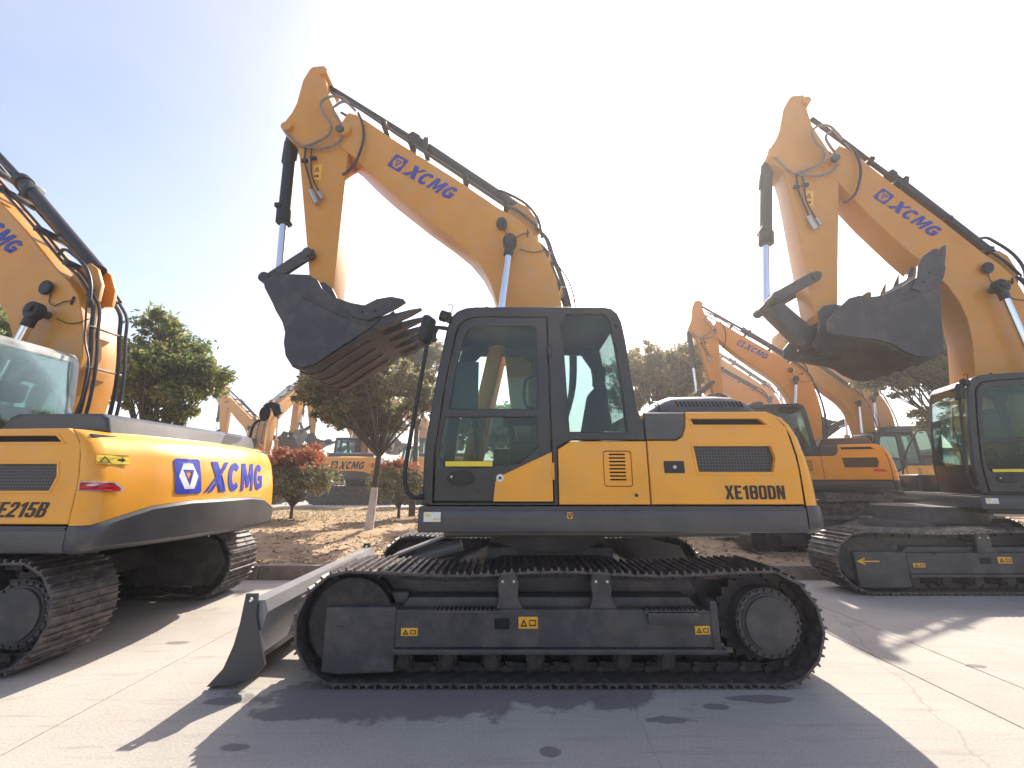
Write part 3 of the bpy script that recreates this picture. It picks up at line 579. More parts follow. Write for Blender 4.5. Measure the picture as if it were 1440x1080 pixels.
    if 'lgb' not in CACHE:
        b_, w_, t_ = logo(TB)
        for m_ in (b_, w_, t_): m_.transform(SH)
        CACHE['lgb'] = fin(b_, kb, 0); CACHE['lgw'] = fin(w_, 'boomy', 0); CACHE['lgt'] = fin(t_, kb, 0)
    if kind != 'far':
        link('emblem', CACHE['lgb'], bo); link('lettering', CACHE['lgt'], bo); 
    if kind != 'far':
        for a, (x, z, r) in enumerate(((-.13, 4.66, .065),)):
            P('boom_lamp', 'bl%d' % a, lambda x=x, z=z: join(plate(ellipse(x, z, .068, .088), 1.03, 1.075, bev=.015, res=2), box(x - .03, x + .03, 1.07, 1.11, z - .04, z + .04, .005)), 'black', parent=bo)
        P('lamp_wire', 'lw', lambda: join(tube([(-.09, 1.09, 4.60), (-.06, 1.085, 4.50), (.02, 1.085, 4.47), (.12, 1.085, 4.53), (.22, 1.085, 4.55)], .006, seg=5), tube([(.10, 1.085, 4.32), (.25, 1.085, 4.28), (.38, 1.085, 4.30), (.48, 1.09, 4.36)], .006, seg=5), box(.19, .205, 1.08, 1.1, 4.50, 4.60, .002)), 'rubber', parent=bo)
    for k, y in enumerate((.97, 1.63)):
        c = P('boom_cylinder', 'bcy%d' % k, lambda y=y: join(cyl((-.50, y, 1.45), (-.165, y, 3.05), .085, seg=24, bev=.008), cyl((-.18, y, 2.98), (-.155, y, 3.10), .10, seg=24, bev=.01)), 'boomy', off=CG)
        P('rod', 'brd%d' % k, lambda y=y: cyl((-.17, y, 3.0), (-.03, y, 4.30), .042, seg=20), 'chrome', parent=c)
        P('rod_end', 'bre%d' % k, lambda y=y: join(plate(ellipse(-.028, 4.345, .085, .10, 24), y - .055, y + .055, bev=.02, res=2), cyl((-.05, y, 4.16), (-.03, y, 4.30), .055, seg=16), box(-.07, .01, y - .075, y - .05, 4.32, 4.40, .01)), 'black', parent=c)
    P('boom_cylinder_pin', 'bcp', lambda: cyl((-.028, .93, 4.345), (-.028, 1.67, 4.345), .045, seg=16), 'frame', off=CG)
    # arm cylinder + pipes on the boom's back
    P('arm_cylinder', 'ac', lambda: join(cyl((.12, 1.3, 5.02), (-1.36, 1.3, 6.15), .078, seg=24, bev=.01), cyl((-1.33, 1.3, 6.13), (-1.42, 1.3, 6.195), .093, seg=24, bev=.01), box(-1.22, -1.15, 1.2, 1.4, 5.9, 6.12, .01)), 'rubber', off=BG)
    P('arm_cylinder_rod', 'acr', lambda: cyl((-1.38, 1.3, 6.165), (-2.66, 1.3, 7.08), .038, seg=16), 'rubber', off=BG)
    P('arm_cylinder_bracket', 'acb', lambda: join(plate([(-.10, 4.86), (.25, 4.60), (.36, 4.62), (.33, 4.82), (.20, 5.02), (.09, 5.08), (.0, 5.02)], 1.2, 1.24, bev=.006), plate([(-.10, 4.86), (.25, 4.60), (.36, 4.62), (.33, 4.82), (.20, 5.02), (.09, 5.08), (.0, 5.02)], 1.36, 1.40, bev=.006)), 'boomy', off=BG)
    def pipes():
        ms = []
        for j, (y, dz) in enumerate(((1.12, .035), (1.16, .075), (1.44, .045), (1.48, .08))):
            pts = [(-2.52, y, 6.74 + dz), (-2.07, y, 6.44 + dz), (-1.53, y, 6.02 + dz), (-.75, y, 5.45 + dz), (-.18, y, 5.01 + dz), (.10, y, 4.84 + dz), (.32, y, 4.64 + dz)]
            ms.append(tube(pts, .016, seg=6, sub=3))
        return join(*ms)
    P('hydraulic_pipe', 'pp', pipes, 'rubber', off=BG)
    def hoses():
        ms = []
        for j, (y, d) in enumerate(((1.13, .0), (1.17, .035), (1.43, .02), (1.47, .06))):
            ms.append(tube([(.30, y, 4.66 + d), (.42 + d, y, 4.52), (.50 + d, y, 4.25), (.60 + d, y, 3.95), (.68 + d, y, 3.6), (.72 + d, y, 3.2), (.70 + d, y, 2.6), (.6, y, 2.1)], .017 if j % 2 else .021, seg=7, sub=4))
        ms.append(tube([(-.26, 1.14, 5.12), (-.17, 1.10, 5.17), (-.05, 1.10, 5.13), (.18, 1.10, 4.98), (.33, 1.10, 4.76), (.38, 1.12, 4.50)], .019, seg=7))
        ms.append(tube([(.40, 1.08, 4.50), (.56, 1.06, 4.10), (.70, 1.06, 3.85), (.76, 1.06, 3.5), (.72, 1.08, 3.1)], .009, seg=6))
        return join(*ms)
    P('hydraulic_hose', 'hh', hoses, 'rubber', off=BG)
    for k, (x, z) in enumerate(((-1.75, 6.24), (-1.35, 5.90), (-.62, 5.40), (-.08, 5.0), (.42, 4.28), (.55, 3.82))):
        P('pipe_clamp', 'pc%d' % k, lambda x=x, z=z, k=k: box(x - .035, x + .035, 1.09, 1.51, z - .02, z + .05, .008) if k < 4 else box(x + .05, x + .11, 1.10, 1.50, z - .010, z + .010, .005), 'black' if k < 4 else 'bolt', off=BG)
    # stick
    stk = P('stick', 'stick', lambda: join(plate(stick_pts(), 1.13, 1.47, bev=.012, res=2), cyl((-3.06, 1.08, 6.18), (-3.06, 1.52, 6.18), .07, seg=16), cyl((-2.66, 1.08, 7.12), (-2.66, 1.52, 7.12), .06, seg=16)), 'boomy', off=TG)
    P('pivot_pin', 'pv', lambda: cyl((-2.30, 1.02, 6.08), (-2.30, 1.58, 6.08), .055, seg=16), 'frame', parent=stk)
    if kind != 'far':
        s = P('warning_sticker', 'wss', lambda: box(-2.64, -2.52, 1.124, 1.129, 5.36, 5.60, .002), 'orange', parent=stk)
        P('pictogram', 'wssp', lambda: join(plate([(-2.61, 5.49), (-2.55, 5.49), (-2.58, 5.57)], 1.121, 1.1236, holes=[[(-2.595, 5.50), (-2.565, 5.50), (-2.58, 5.54)]], bev=0, res=0), plate([(-2.61, 5.41), (-2.57, 5.41), (-2.57, 5.39), (-2.545, 5.42), (-2.57, 5.45), (-2.57, 5.43), (-2.61, 5.43)], 1.121, 1.1236, bev=0, res=0)), 'blackdecal', parent=stk)
        for j, pts in enumerate(([(-2.20, 1.13, 6.52), (-2.34, 1.09, 6.66), (-2.50, 1.06, 6.64), (-2.60, 1.04, 6.52), (-2.55, 1.04, 6.34), (-2.44, 1.05, 6.20), (-2.45, 1.06, 6.03), (-2.60, 1.08, 5.93), (-2.80, 1.10, 5.87), (-2.95, 1.08, 5.98), (-3.06, 1.08, 6.10)],
                                 [(-2.16, 1.13, 6.48), (-2.30, 1.08, 6.58), (-2.42, 1.05, 6.45), (-2.38, 1.04, 6.30), (-2.28, 1.05, 6.12), (-2.30, 1.06, 5.92), (-2.45, 1.08, 5.83), (-2.62, 1.09, 5.83), (-2.74, 1.09, 5.84)],
                                 [(-2.12, 1.13, 6.44), (-2.02, 1.08, 6.20), (-1.98, 1.05, 5.9), (-2.04, 1.03, 5.55), (-2.14, 1.03, 5.40), (-2.20, 1.05, 5.38)])):
            P('looped_hose', 'lh%d' % j, lambda pts=pts: tube(pts, .017, seg=7), 'hosegrey' if j < 2 else 'rubber', parent=stk)
        P('valve_pipe', 'vp1', lambda: join(tube([(-2.76, 1.10, 5.84), (-2.74, 1.09, 5.62), (-2.66, 1.09, 5.38), (-2.56, 1.09, 5.10), (-2.52, 1.09, 5.02)], .013, seg=6), tube([(-2.68, 1.10, 5.84), (-2.66, 1.09, 5.66), (-2.62, 1.09, 5.40), (-2.50, 1.09, 5.14)], .011, seg=6), box(-2.79, -2.71, 1.08, 1.12, 5.62, 5.66, .004), box(-2.68, -2.60, 1.08, 1.12, 5.66, 5.70, .004)), 'rubber', parent=stk)
        P('valve', 'vv', lambda: join(cyl((-2.60, 1.08, 5.16), (-2.50, 1.08, 4.97), .034, seg=12), cyl((-2.50, 1.08, 5.14), (-2.44, 1.08, 5.04), .022, seg=10)), 'bolt', parent=stk)
    bc = P('bucket_cylinder', 'bkc', lambda: join(cyl((-3.085, 1.3, 6.17), (-3.035, 1.3, 4.92), .082, seg=24, bev=.01), cyl((-3.04, 1.3, 5.02), (-3.03, 1.3, 4.83), .10, seg=24, bev=.012), box(-3.17, -3.10, 1.25, 1.35, 5.75, 6.12, .02), box(-3.13, -3.05, 1.19, 1.41, 5.02, 5.08, .01)), 'black', off=TG)
    P('rod', 'bkr', lambda: cyl((-3.035, 1.3, 4.86), (-2.99, 1.3, 3.95), .045, seg=20), 'chrome', parent=bc)
    def linkm():
        ms = []
        for y in (1.04, 1.50):
            ms.append(plate([(-3.03, 3.94), (-3.05, 3.88), (-3.0, 3.82), (-2.92, 3.84), (-2.50, 4.17), (-2.44, 4.22), (-2.46, 4.30), (-2.54, 4.31), (-2.62, 4.26)], y, y + .06, bev=.015, res=2))
        ms += [cyl((-2.98, .98, 3.89), (-2.98, 1.62, 3.89), .065, seg=16), cyl((-2.51, 1.0, 4.24), (-2.51, 1.6, 4.24), .055, seg=16)]
        return join(*ms)
    P('bucket_link', 'blk', linkm, 'bucket', off=TG)
    P('rocker', 'rkr', lambda: plate([(-3.03, 3.87), (-2.98, 3.95), (-2.90, 3.90), (-2.66, 3.62), (-2.70, 3.54), (-2.78, 3.55)], 1.18, 1.42, bev=.02), 'bucket', off=LG)
    # bucket
    bsh = [(-2.80, 3.70), (-2.70, 3.78), (-2.52, 3.79), (-2.30, 3.78), (-2.20, 3.72), (-2.14, 3.62), (-2.02, 3.52), (-1.80, 3.44), (-1.50, 3.38), (-1.42, 3.34), (-1.46, 3.24), (-1.58, 3.12), (-1.85, 2.93), (-2.12, 2.73), (-2.24, 2.69), (-2.36, 2.73), (-2.44, 2.84), (-2.475, 2.98), (-2.475, 3.10), (-2.52, 3.22), (-2.62, 3.36), (-2.78, 3.62)]
    shell = [(-1.30, 3.33), (-1.58, 3.09), (-1.85, 2.905), (-2.12, 2.705), (-2.24, 2.665), (-2.37, 2.705), (-2.46, 2.83), (-2.50, 2.98), (-2.50, 3.10), (-2.545, 3.22), (-2.645, 3.37), (-2.72, 3.52),
             (-2.69, 3.53), (-2.62, 3.39), (-2.52, 3.24), (-2.465, 3.11), (-2.465, 2.98), (-2.43, 2.85), (-2.35, 2.74), (-2.24, 2.705), (-2.13, 2.745), (-1.86, 2.945), (-1.59, 3.13), (-1.32, 3.36)]
    bk = P('bucket', 'bkt', lambda: join(plate(shell, .76, 1.84, bev=.006), plate(bsh, .73, .765, bev=.006, res=2), plate(bsh, 1.835, 1.87, bev=.006, res=2)), 'bucket', off=KG)
    P('side_seam', 'bse', lambda: join(tube([(-2.35, 3.50), (-2.0, 3.30), (-1.62, 3.16)] and [(-2.35, .727, 3.52), (-2.0, .727, 3.34), (-1.60, .727, 3.16)], .008, seg=6), tube([(-1.9, .727, 3.36), (-1.62, .727, 3.24)], .006, seg=6)), 'bucket', parent=bk)
    for y in (1.10, 1.46):
        P('ear', 'bea%.1f' % y, lambda y=y: plate([(-2.80, 3.45), (-2.84, 3.58), (-2.80, 3.68), (-2.70, 3.70), (-2.55, 3.76), (-2.40, 3.88), (-2.30, 3.88), (-2.20, 3.80), (-2.10, 3.62), (-2.35, 3.40), (-2.55, 3.20)], y, y + .04, bev=.006), 'bucket', parent=bk)
    for y in (.70, 1.87):
        P('side_cutter', 'bsc%.1f' % y, lambda y=y: plate([(-1.78, 3.36), (-1.62, 3.40), (-1.50, 3.47), (-1.34, 3.50), (-1.20, 3.47), (-1.17, 3.43), (-1.27, 3.36), (-1.42, 3.28), (-1.58, 3.22), (-1.76, 3.26)], y, y + .03, holes=[ellipse(-1.64, 3.31, .013, .013, 8), ellipse(-1.50, 3.33, .013, .013, 8)], bev=.006), 'bucket', parent=bk)
    for k in range(5):
        yc = .80 + k * .25
        def tooth(yc=yc):
            a = Vector((-1.50, 0, 3.20)); d = Vector((.47, 0, .185)).normalized(); n = Vector((-d.z, 0, d.x)); rows = []
            for s, hh, wd in ((-.12, .035, .05), (.02, .055, .055), (.16, .052, .05), (.20, .038, .042), (.34, .026, .038), (.47, .006, .028)):
                c0 = a + d * (s + .05) + Vector((0, yc, 0))
                rows.append([c0 + n * hh + Vector((0, -wd, 0)), c0 + n * hh + Vector((0, wd, 0)), c0 - n * hh + Vector((0, wd, 0)), c0 - n * hh + Vector((0, -wd, 0))])
            return grid(rows, close=True, cap=True)
        P('tooth', 'bt%d' % k, tooth, 'bucket', parent=bk)
    for k, y in enumerate((.95, 1.2, 1.45, 1.68)):
        P('wear_strip', 'wsr%d' % k, lambda y=y: plate([(-1.62, 3.045), (-1.85, 2.89), (-2.12, 2.69), (-2.24, 2.65), (-2.38, 2.69), (-2.37, 2.705), (-2.24, 2.668), (-2.12, 2.708), (-1.85, 2.908), (-1.62, 3.062)], y - .03, y + .03, bev=.003), 'bucket', parent=bk)
    # decals per machine
    if kind == 'main':
        link('model_lettering', K('t180', lambda: text_mesh('XE180DN', Matrix.Translation((1.775, .0425, 1.362)) @ Matrix.Diagonal((.124, 1, .112, 1))), 'blackdecal', 0), root)
    if kind in ('left', 'far', 'rear'):
        Tm = Matrix.Translation((2.785, .66, 1.60)) @ Matrix.Rotation(R(90), 4, 'Z') @ Matrix.Rotation(R(-4.5), 4, 'X')
        def lay(sc):
            out = []
            for mm in logo(Matrix.Diagonal((sc, 1, sc * 1.22, 1))):
                bm = bmesh.new(); bm.from_mesh(mm)
                for e in range(2): bmesh.ops.subdivide_edges(bm, edges=[e_ for e_ in bm.edges if e_.calc_length() > .06], cuts=1)
                for v in bm.verts:      # wrap on the convex rear
                    yy = v.co.x + .70
                    zz = v.co.z + 1.535
                    b = np.interp(yy, [.045, .265, .495, .845, 1.3, 1.755, 2.105, 2.335], [0, 0, .07, .13, .16, .13, .07, 0])
                    xr = np.interp(zz, [1.3, 1.5, 1.61, 1.72, 1.88, 1.98], [2.61, 2.60, 2.585, 2.56, 2.515, 2.46])
                    v.co = Vector((xr + b + .006 + (v.co.y * .5), yy, zz))
                me = bpy.data.meshes.new('m'); bm.to_mesh(me); bm.free(); me.transform(SH); out.append(me)
            return out
        if 'rlogo' not in CACHE:
            b_, w_, t_ = lay(.27); CACHE['rlogo'] = (fin(b_, 'blue', 0), fin(w_, 'white', 0), fin(t_, 'blue', 0))
            CACHE['rlogof'] = None
        if kind == 'left': names = CACHE['rlogo']
        else:
            if CACHE['rlogof'] is None:
                fs = []
                for m_ in CACHE['rlogo']: m2 = m_.copy(); m2.materials.clear(); m2.materials.append(M['blackdecal']); fs.append(m2)
                CACHE['rlogof'] = fs
            names = CACHE['rlogof']
        link('rear_emblem', names[0], cw)
        if kind == 'left': link('rear_emblem_ground', names[1], cw)
        link('rear_lettering', names[2], cw)
    if kind == 'left':
        P('rear_view_mirror', 'rvm', lambda: join(tube([(2.16, 2.42, 1.98), (2.17, 2.42, 2.2), (2.20, 2.42, 2.44), (2.30, 2.42, 2.52)], .018), cyl((2.15, 2.42, 1.98), (2.15, 2.42, 2.14), .035, seg=12), plate(ellipse(2.36, 2.60, .075, .11, 20, .3), 2.36, 2.42, bev=.02, res=2), plate([(2.30, 2.72), (2.42, 2.78), (2.56, 2.74), (2.60, 2.62), (2.50, 2.56), (2.44, 2.68)], 2.38, 2.46, bev=.015)), 'black')
        link('model_lettering', K('t215', lambda: text_mesh('XE215B', Matrix.Translation((1.70, .0425, 1.375)) @ Matrix.Diagonal((.15, 1, .12, 1)), .22), 'blackdecal', 0), root).matrix_basis = RZ @ USH @ ZB
        s = P('warning_sticker', 'lws', lambda: wrap(plate(rrect(.10, .36, 1.80, 1.885, .006), -.001, .001, bev=0, res=0)), 'ysticker', parent=cw)
        P('pictogram', 'lwp', lambda: wrap(join(plate([(.12, 1.815), (.21, 1.815), (.165, 1.87)], -.001, .001, holes=[[(.137, 1.822), (.193, 1.822), (.165, 1.856)]], bev=0, res=0), plate([(.27, 1.835), (.30, 1.835), (.30, 1.82), (.33, 1.842), (.30, 1.865), (.30, 1.85), (.27, 1.85)], -.001, .001, bev=0, res=0)), .014), 'blackdecal', parent=cw)
        s = P('reflector_border', 'rfb', lambda: wrap(plate([(-.02, 1.585), (-.02, 1.66), (.25, 1.655), (.31, 1.60), (.31, 1.565)], -.001, .001, bev=0, res=0)), 'white', parent=cw)
        P('reflector', 'rf', lambda: wrap(plate([(-.01, 1.593), (-.01, 1.652), (.235, 1.646), (.29, 1.598), (.29, 1.574)], -.001, .001, bev=0, res=0), .014), 'red', parent=cw)
    if kind == 'right':
        P('direction_arrow', 'dar', lambda: plate([(-1.44, .43), (-1.36, .475), (-1.345, .462), (-1.385, .438), (-1.20, .438), (-1.20, .422), (-1.385, .422), (-1.345, .398), (-1.36, .385)], .026, .034, bev=.001), 'orange', upper=False)
    if kind in ('right', 'rear'):
        P('reflector', 'rf2', lambda: plate([(2.10, 1.50), (2.10, 1.55), (2.30, 1.545), (2.36, 1.50)], .038, .043, bev=.001), 'red')
    return root
def wrap(me, off=.006):
    """lay flat print given as (arc length s from the side seam, z) on the counterweight's corner"""
    pts = [(2.435, .045), (2.48, .045), (2.52, .060), (2.561, .095), (2.59, .155), (2.61, .265), (2.68, .495), (2.74, .845)]
    L = [0]
    for a, b in zip(pts, pts[1:]): L.append(L[-1] + math.hypot(b[0] - a[0], b[1] - a[1]))
    bm = bmesh.new(); bm.from_mesh(me)
    for e in range(3): bmesh.ops.subdivide_edges(bm, edges=[e_ for e_ in bm.edges if e_.calc_length() > .03], cuts=1)
    for v in bm.verts:
        s, z = v.co.x, v.co.z
        x = np.interp(s + .03, L, [p[0] for p in pts]); y = np.interp(s + .03, L, [p[1] for p in pts])
        k = np.interp(z, [1.5, 1.61, 1.72, 1.88], [.995, .9, .75, .47]); x0 = 2.43
        x = x0 + (x - x0) * k if s < .2 else x - (2.61 - np.interp(z, [1.5, 1.61, 1.72, 1.88], [2.60, 2.585, 2.56, 2.515]))
        v.co = Vector((x + off, y - off, z))
    m = bpy.data.meshes.new('m'); bm.to_mesh(m); bm.free(); return m

excavator('yellow excavator nearest the camera, with dark cab, grey dozer blade and raised bucket', (OX, OY, 0), 0, 1, 'main')
excavator('excavator at the left edge, film-wrapped cab, blue lettering on its rear counterweight', (-5.8, 1.5, 0), -2, 1.04, 'left', bshift=.10, phi=7, bsc=1.06, zo=-.21, bz=-.94)
excavator('excavator at the right edge with faded boom and dark bucket above the tree line', (6.48, 3.80, 0), -20, 1.0, 'right', uo=(1.85, -.34), tb=-9, bo=(1.02, -.2), phi=18, sr=-8, ts=1.12, curl=55, bshift=.50, bsc=1.27, bz=-.25, ux=1.3)
excavator('excavator in the second row behind the nearest one, seen over its tail', (6.6, 7.3, .2), -15, 1.0, 'rear', detail=False, phi=4, bsc=.82, bshift=1.1)

# ------------------------------------------------------------------ far machines (copied trees of parts)
far_src = excavator('distant yellow excavator behind the red bush, rear towards the camera', (-8.2, 19.5, .25), -90, 1.15, 'far', detail=False, group='distant excavators beyond the planting')
def copy_tree(root, loc, theta, scale, label):
    pool = list(bpy.data.objects); r = root.copy(); C.objects.link(r); r.location = loc; r.scale = (scale,) * 3; r['label'] = label
    r.rotation_euler.z = R(theta)
    for ch in children(root, pool):
        c = ch.copy(); C.objects.link(c); c.parent = r
        for g in children(ch, pool):
            d = g.copy(); C.objects.link(d); d.parent = c
    return r
for loc, th, sc, lab in (
    ((-14.2, 19.8, .25), 0, 1.15, 'distant excavator rear half hidden by the left excavator tail and the red bush'),
    ((-3.6, 19.5, .25), 2, 1.15, 'distant excavator rear between the white trunk and the dark cab'),
    ((1.9, 19.8, .25), 0, 1.15, 'distant excavator rear hidden behind the large dark cab'),
    ((-11.0, 26.0, .25), 110, 1.15, 'yellow excavator farther back with boom raised between the two left trees'),
    ((-17.5, 24.5, .25), 75, 1.1, 'distant excavator low behind the broad left tree'),
    ((-6.5, 28.0, .25), 70, 1.2, 'farthest left excavator seen through the crown with the white trunk'),
    ((11.5, 14.5, .25), 75, 1.05, 'distant excavator whose boom rises just right of the second-row one'),
    ((13.5, 12.0, .25), 95, .95, 'distant excavator whose boom shows under the dark right bucket'),
    ((17.5, 15.5, .25), 80, 1.15, 'distant excavator rightmost, behind the faded boom'),
    ((15.5, 20.0, .25), 90, 1.35, 'tall distant excavator with its stick rising behind the right stick')):
    copy_tree(far_src, loc, th, sc, lab)

# ------------------------------------------------------------------ ground
def concrete():
    m, t, p = nodes('concrete_slab')
    tc = t.nodes.new('ShaderNodeTexCoord'); N = t.nodes.new; L = t.links.new
    def noise(s, d=8, r=.6):
        n = N('ShaderNodeTexNoise'); n.inputs['Scale'].default_value = s; n.inputs['Detail'].default_value = d; n.inputs['Roughness'].default_value = r
        L(tc.outputs['Object'], n.inputs['Vector']); return n
    n1 = noise(.7); c1 = N('ShaderNodeValToRGB'); c1.color_ramp.elements[0].position = .3; c1.color_ramp.elements[1].position = .7
    c1.color_ramp.elements[0].color = (.37, .33, .295, 1); c1.color_ramp.elements[1].color = (.47, .43, .38, 1); L(n1.outputs[0], c1.inputs[0])
    n2 = noise(60, 4); c2 = N('ShaderNodeValToRGB'); c2.color_ramp.elements[0].position = .3; c2.color_ramp.elements[0].color = (.82, .82, .82, 1); c2.color_ramp.elements[1].position = .6; L(n2.outputs[0], c2.inputs[0])
    mu = N('ShaderNodeMix'); mu.data_type = 'RGBA'; mu.blend_type = 'MULTIPLY'; mu.inputs['Factor'].default_value = 1; L(c1.outputs[0], mu.inputs[6]); L(c2.outputs[0], mu.inputs[7])
    # scattered small stains
    n3 = noise(2.3, 5, .55); c3 = N('ShaderNodeValToRGB'); c3.color_ramp.elements[0].position = .64; c3.color_ramp.elements[1].position = .74; c3.color_ramp.elements[1].color = (.35,) * 3 + (1,); L(n3.outputs[0], c3.inputs[0])
    mx = N('ShaderNodeMix'); mx.data_type = 'RGBA'; L(c3.outputs[0], mx.inputs['Factor']); L(mu.outputs[2], mx.inputs[6]); mx.inputs[7].default_value = (.16, .14, .125, 1)
    prev = mx.outputs[2]
    sp = N('ShaderNodeSeparateXYZ'); L(tc.outputs['Object'], sp.inputs[0])
    nz = noise(2.6, 7, .62); nz2 = noise(14, 4, .6)
    def math_(op, a, b_=None, c_=None):
        n = N('ShaderNodeMath'); n.operation = op
        for i, v in enumerate((a, b_, c_)):
            if v is None: continue
            if isinstance(v, (int, float)): n.inputs[i].default_value = v
            else: L(v, n.inputs[i])
        return n.outputs[0]
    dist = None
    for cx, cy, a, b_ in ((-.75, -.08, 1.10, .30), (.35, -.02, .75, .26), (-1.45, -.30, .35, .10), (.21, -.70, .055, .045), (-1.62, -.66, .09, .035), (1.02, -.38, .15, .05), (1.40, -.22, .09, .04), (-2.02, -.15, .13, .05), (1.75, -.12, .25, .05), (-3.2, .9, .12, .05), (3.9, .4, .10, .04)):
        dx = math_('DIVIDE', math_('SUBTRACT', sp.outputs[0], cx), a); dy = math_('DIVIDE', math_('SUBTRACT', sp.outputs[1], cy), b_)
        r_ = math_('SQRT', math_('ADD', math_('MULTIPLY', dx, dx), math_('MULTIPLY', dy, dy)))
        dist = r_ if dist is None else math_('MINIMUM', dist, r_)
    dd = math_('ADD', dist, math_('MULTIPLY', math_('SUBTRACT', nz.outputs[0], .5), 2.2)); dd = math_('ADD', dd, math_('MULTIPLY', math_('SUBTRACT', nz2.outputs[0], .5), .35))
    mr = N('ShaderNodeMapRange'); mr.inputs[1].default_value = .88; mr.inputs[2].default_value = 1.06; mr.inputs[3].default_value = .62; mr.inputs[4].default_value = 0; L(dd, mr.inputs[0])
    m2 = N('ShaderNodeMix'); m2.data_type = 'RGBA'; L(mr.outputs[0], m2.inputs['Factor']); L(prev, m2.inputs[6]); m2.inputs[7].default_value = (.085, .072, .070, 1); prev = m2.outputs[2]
    # track scuffs running along the slabs and hairline cracks
    mp = N('ShaderNodeMapping'); mp.inputs['Scale'].default_value = (.55, 7, 1); mp.inputs['Rotation'].default_value = (0, 0, .12); L(tc.outputs['Object'], mp.inputs[0])
    ns = N('ShaderNodeTexNoise'); ns.inputs['Scale'].default_value = 2.2; ns.inputs['Detail'].default_value = 9; ns.inputs['Roughness'].default_value = .7; L(mp.outputs[0], ns.inputs['Vector'])
    cs = N('ShaderNodeMapRange'); cs.inputs[1].default_value = .54; cs.inputs[2].default_value = .72; cs.inputs[3].default_value = 0; cs.inputs[4].default_value = .42; L(ns.outputs[0], cs.inputs[0])
    m3 = N('ShaderNodeMix'); m3.data_type = 'RGBA'; L(cs.outputs[0], m3.inputs['Factor']); L(prev, m3.inputs[6]); m3.inputs[7].default_value = (.17, .14, .12, 1); prev = m3.outputs[2]
    wv = N('ShaderNodeMix'); wv.data_type = 'RGBA'; wv.inputs['Factor'].default_value = .12; L(tc.outputs['Object'], wv.inputs[6]); L(nz.outputs[1], wv.inputs[7])
    vo = N('ShaderNodeTexVoronoi'); vo.feature = 'DISTANCE_TO_EDGE'; vo.inputs['Scale'].default_value = .27; L(wv.outputs[2], vo.inputs['Vector'])
    ck = N('ShaderNodeMapRange'); ck.inputs[1].default_value = .0; ck.inputs[2].default_value = .0018; ck.inputs[3].default_value = .28; ck.inputs[4].default_value = 0; L(vo.outputs['Distance'], ck.inputs[0])
    m4 = N('ShaderNodeMix'); m4.data_type = 'RGBA'; L(ck.outputs[0], m4.inputs['Factor']); L(prev, m4.inputs[6]); m4.inputs[7].default_value = (.08, .07, .06, 1); prev = m4.outputs[2]
    L(prev, p.inputs['Base Color']); p.inputs['Roughness'].default_value = .85
    b = N('ShaderNodeBump'); b.inputs['Strength'].default_value = .35; b.inputs['Distance'].default_value = .01; L(n2.outputs[0], b.inputs['Height']); L(b.outputs[0], p.inputs['Normal'])
    return m
M['concrete'] = concrete()
def sheet(name, x0, x1, y0, y1, z, m):
    bm = bmesh.new(); vs = [bm.verts.new(c) for c in ((x0, y0, z), (x1, y0, z), (x1, y1, z), (x0, y1, z))]; bm.faces.new(vs)
    return tag(link(name, fin(from_bm(bm), m, 0)), kind='structure')
sheet('ground', -160, 160, -30, 260, -.012, 'concrete')
# slabs with real joints
xs = [-14, -9.4, -4.85, -2.9, 3.215, 3.83, 8.4, 13]
ys = [-6, -1.6, 3.42]
for x0, x1 in zip(xs, xs[1:]):
    for y0, y1 in zip(ys, ys[1:]):
        if x0 == 3.215: y0_, y1_ = y0, y1
        g = .006
        me = fin(box(x0 + g, x1 - g, y0 + g, y1 - g, -.10, 0, .004, 1), 'concrete', 0)
        o = link('concrete_slab', me); tag(o, kind='structure')
# kerb stones
kerb = mat('kerb_concrete', (.30, .24, .20), .9, var=.2, scale=8, bump=.5, dirt=(.12, .09, .07), damt=.5); M['kerb'] = kerb
kb = fin(box(0, .985, 3.46, 3.60, -.05, .20, .015), 'kerb', 0)
for i in range(34):
    x = -17 + i
    o = link('kerb_stone', kb); o.location = (x, random.uniform(-.006, .006), random.uniform(-.006, .004)); tag(o, kind='structure')
# verge
def verge():
    X = np.concatenate([np.linspace(-70, -16, 28, endpoint=False), np.linspace(-16, 14, 300), np.linspace(14.4, 70, 28)]); Y = np.linspace(3.60, 16.5, 110)
    XX, YY = np.meshgrid(X, Y); r = np.random.default_rng(3)
    Z = .17 + .10 * np.clip((YY - 4) / 6, 0, 1) + r.normal(0, .012, XX.shape) + .02 * np.sin(XX * 1.7 + np.sin(YY * 2.1)) + .015 * np.sin(YY * 3.3 + XX * .7)
    Z += .07 * np.exp(-((XX + 3.6) ** 2 + (YY - 7.3) ** 2) / .35)
    V = np.stack([XX, YY, Z], -1).reshape(-1, 3); ny, nx = XX.shape
    idx = np.arange(ny * nx).reshape(ny, nx); F = np.stack([idx[:-1, :-1], idx[:-1, 1:], idx[1:, 1:], idx[1:, :-1]], -1).reshape(-1, 4)
    me = bpy.data.meshes.new('verge'); me.from_pydata(V.tolist(), [], F.tolist()); return me
m, t, p = nodes('verge_soil')
tc = t.nodes.new('ShaderNodeTexCoord'); n = t.nodes.new('ShaderNodeTexNoise'); n.inputs['Scale'].default_value = .9; n.inputs['Detail'].default_value = 10; n.inputs['Roughness'].default_value = .7
t.links.new(tc.outputs['Object'], n.inputs['Vector']); cr = t.nodes.new('ShaderNodeValToRGB')
for i, (ps, c) in enumerate(((.3, (.22, .17, .09)), (.45, (.36, .24, .14)), (.6, (.46, .31, .19)), (.75, (.33, .27, .14)))):
    if i > 1: cr.color_ramp.elements.new(ps)
    cr.color_ramp.elements[i].position = ps; cr.color_ramp.elements[i].color = (*c, 1)
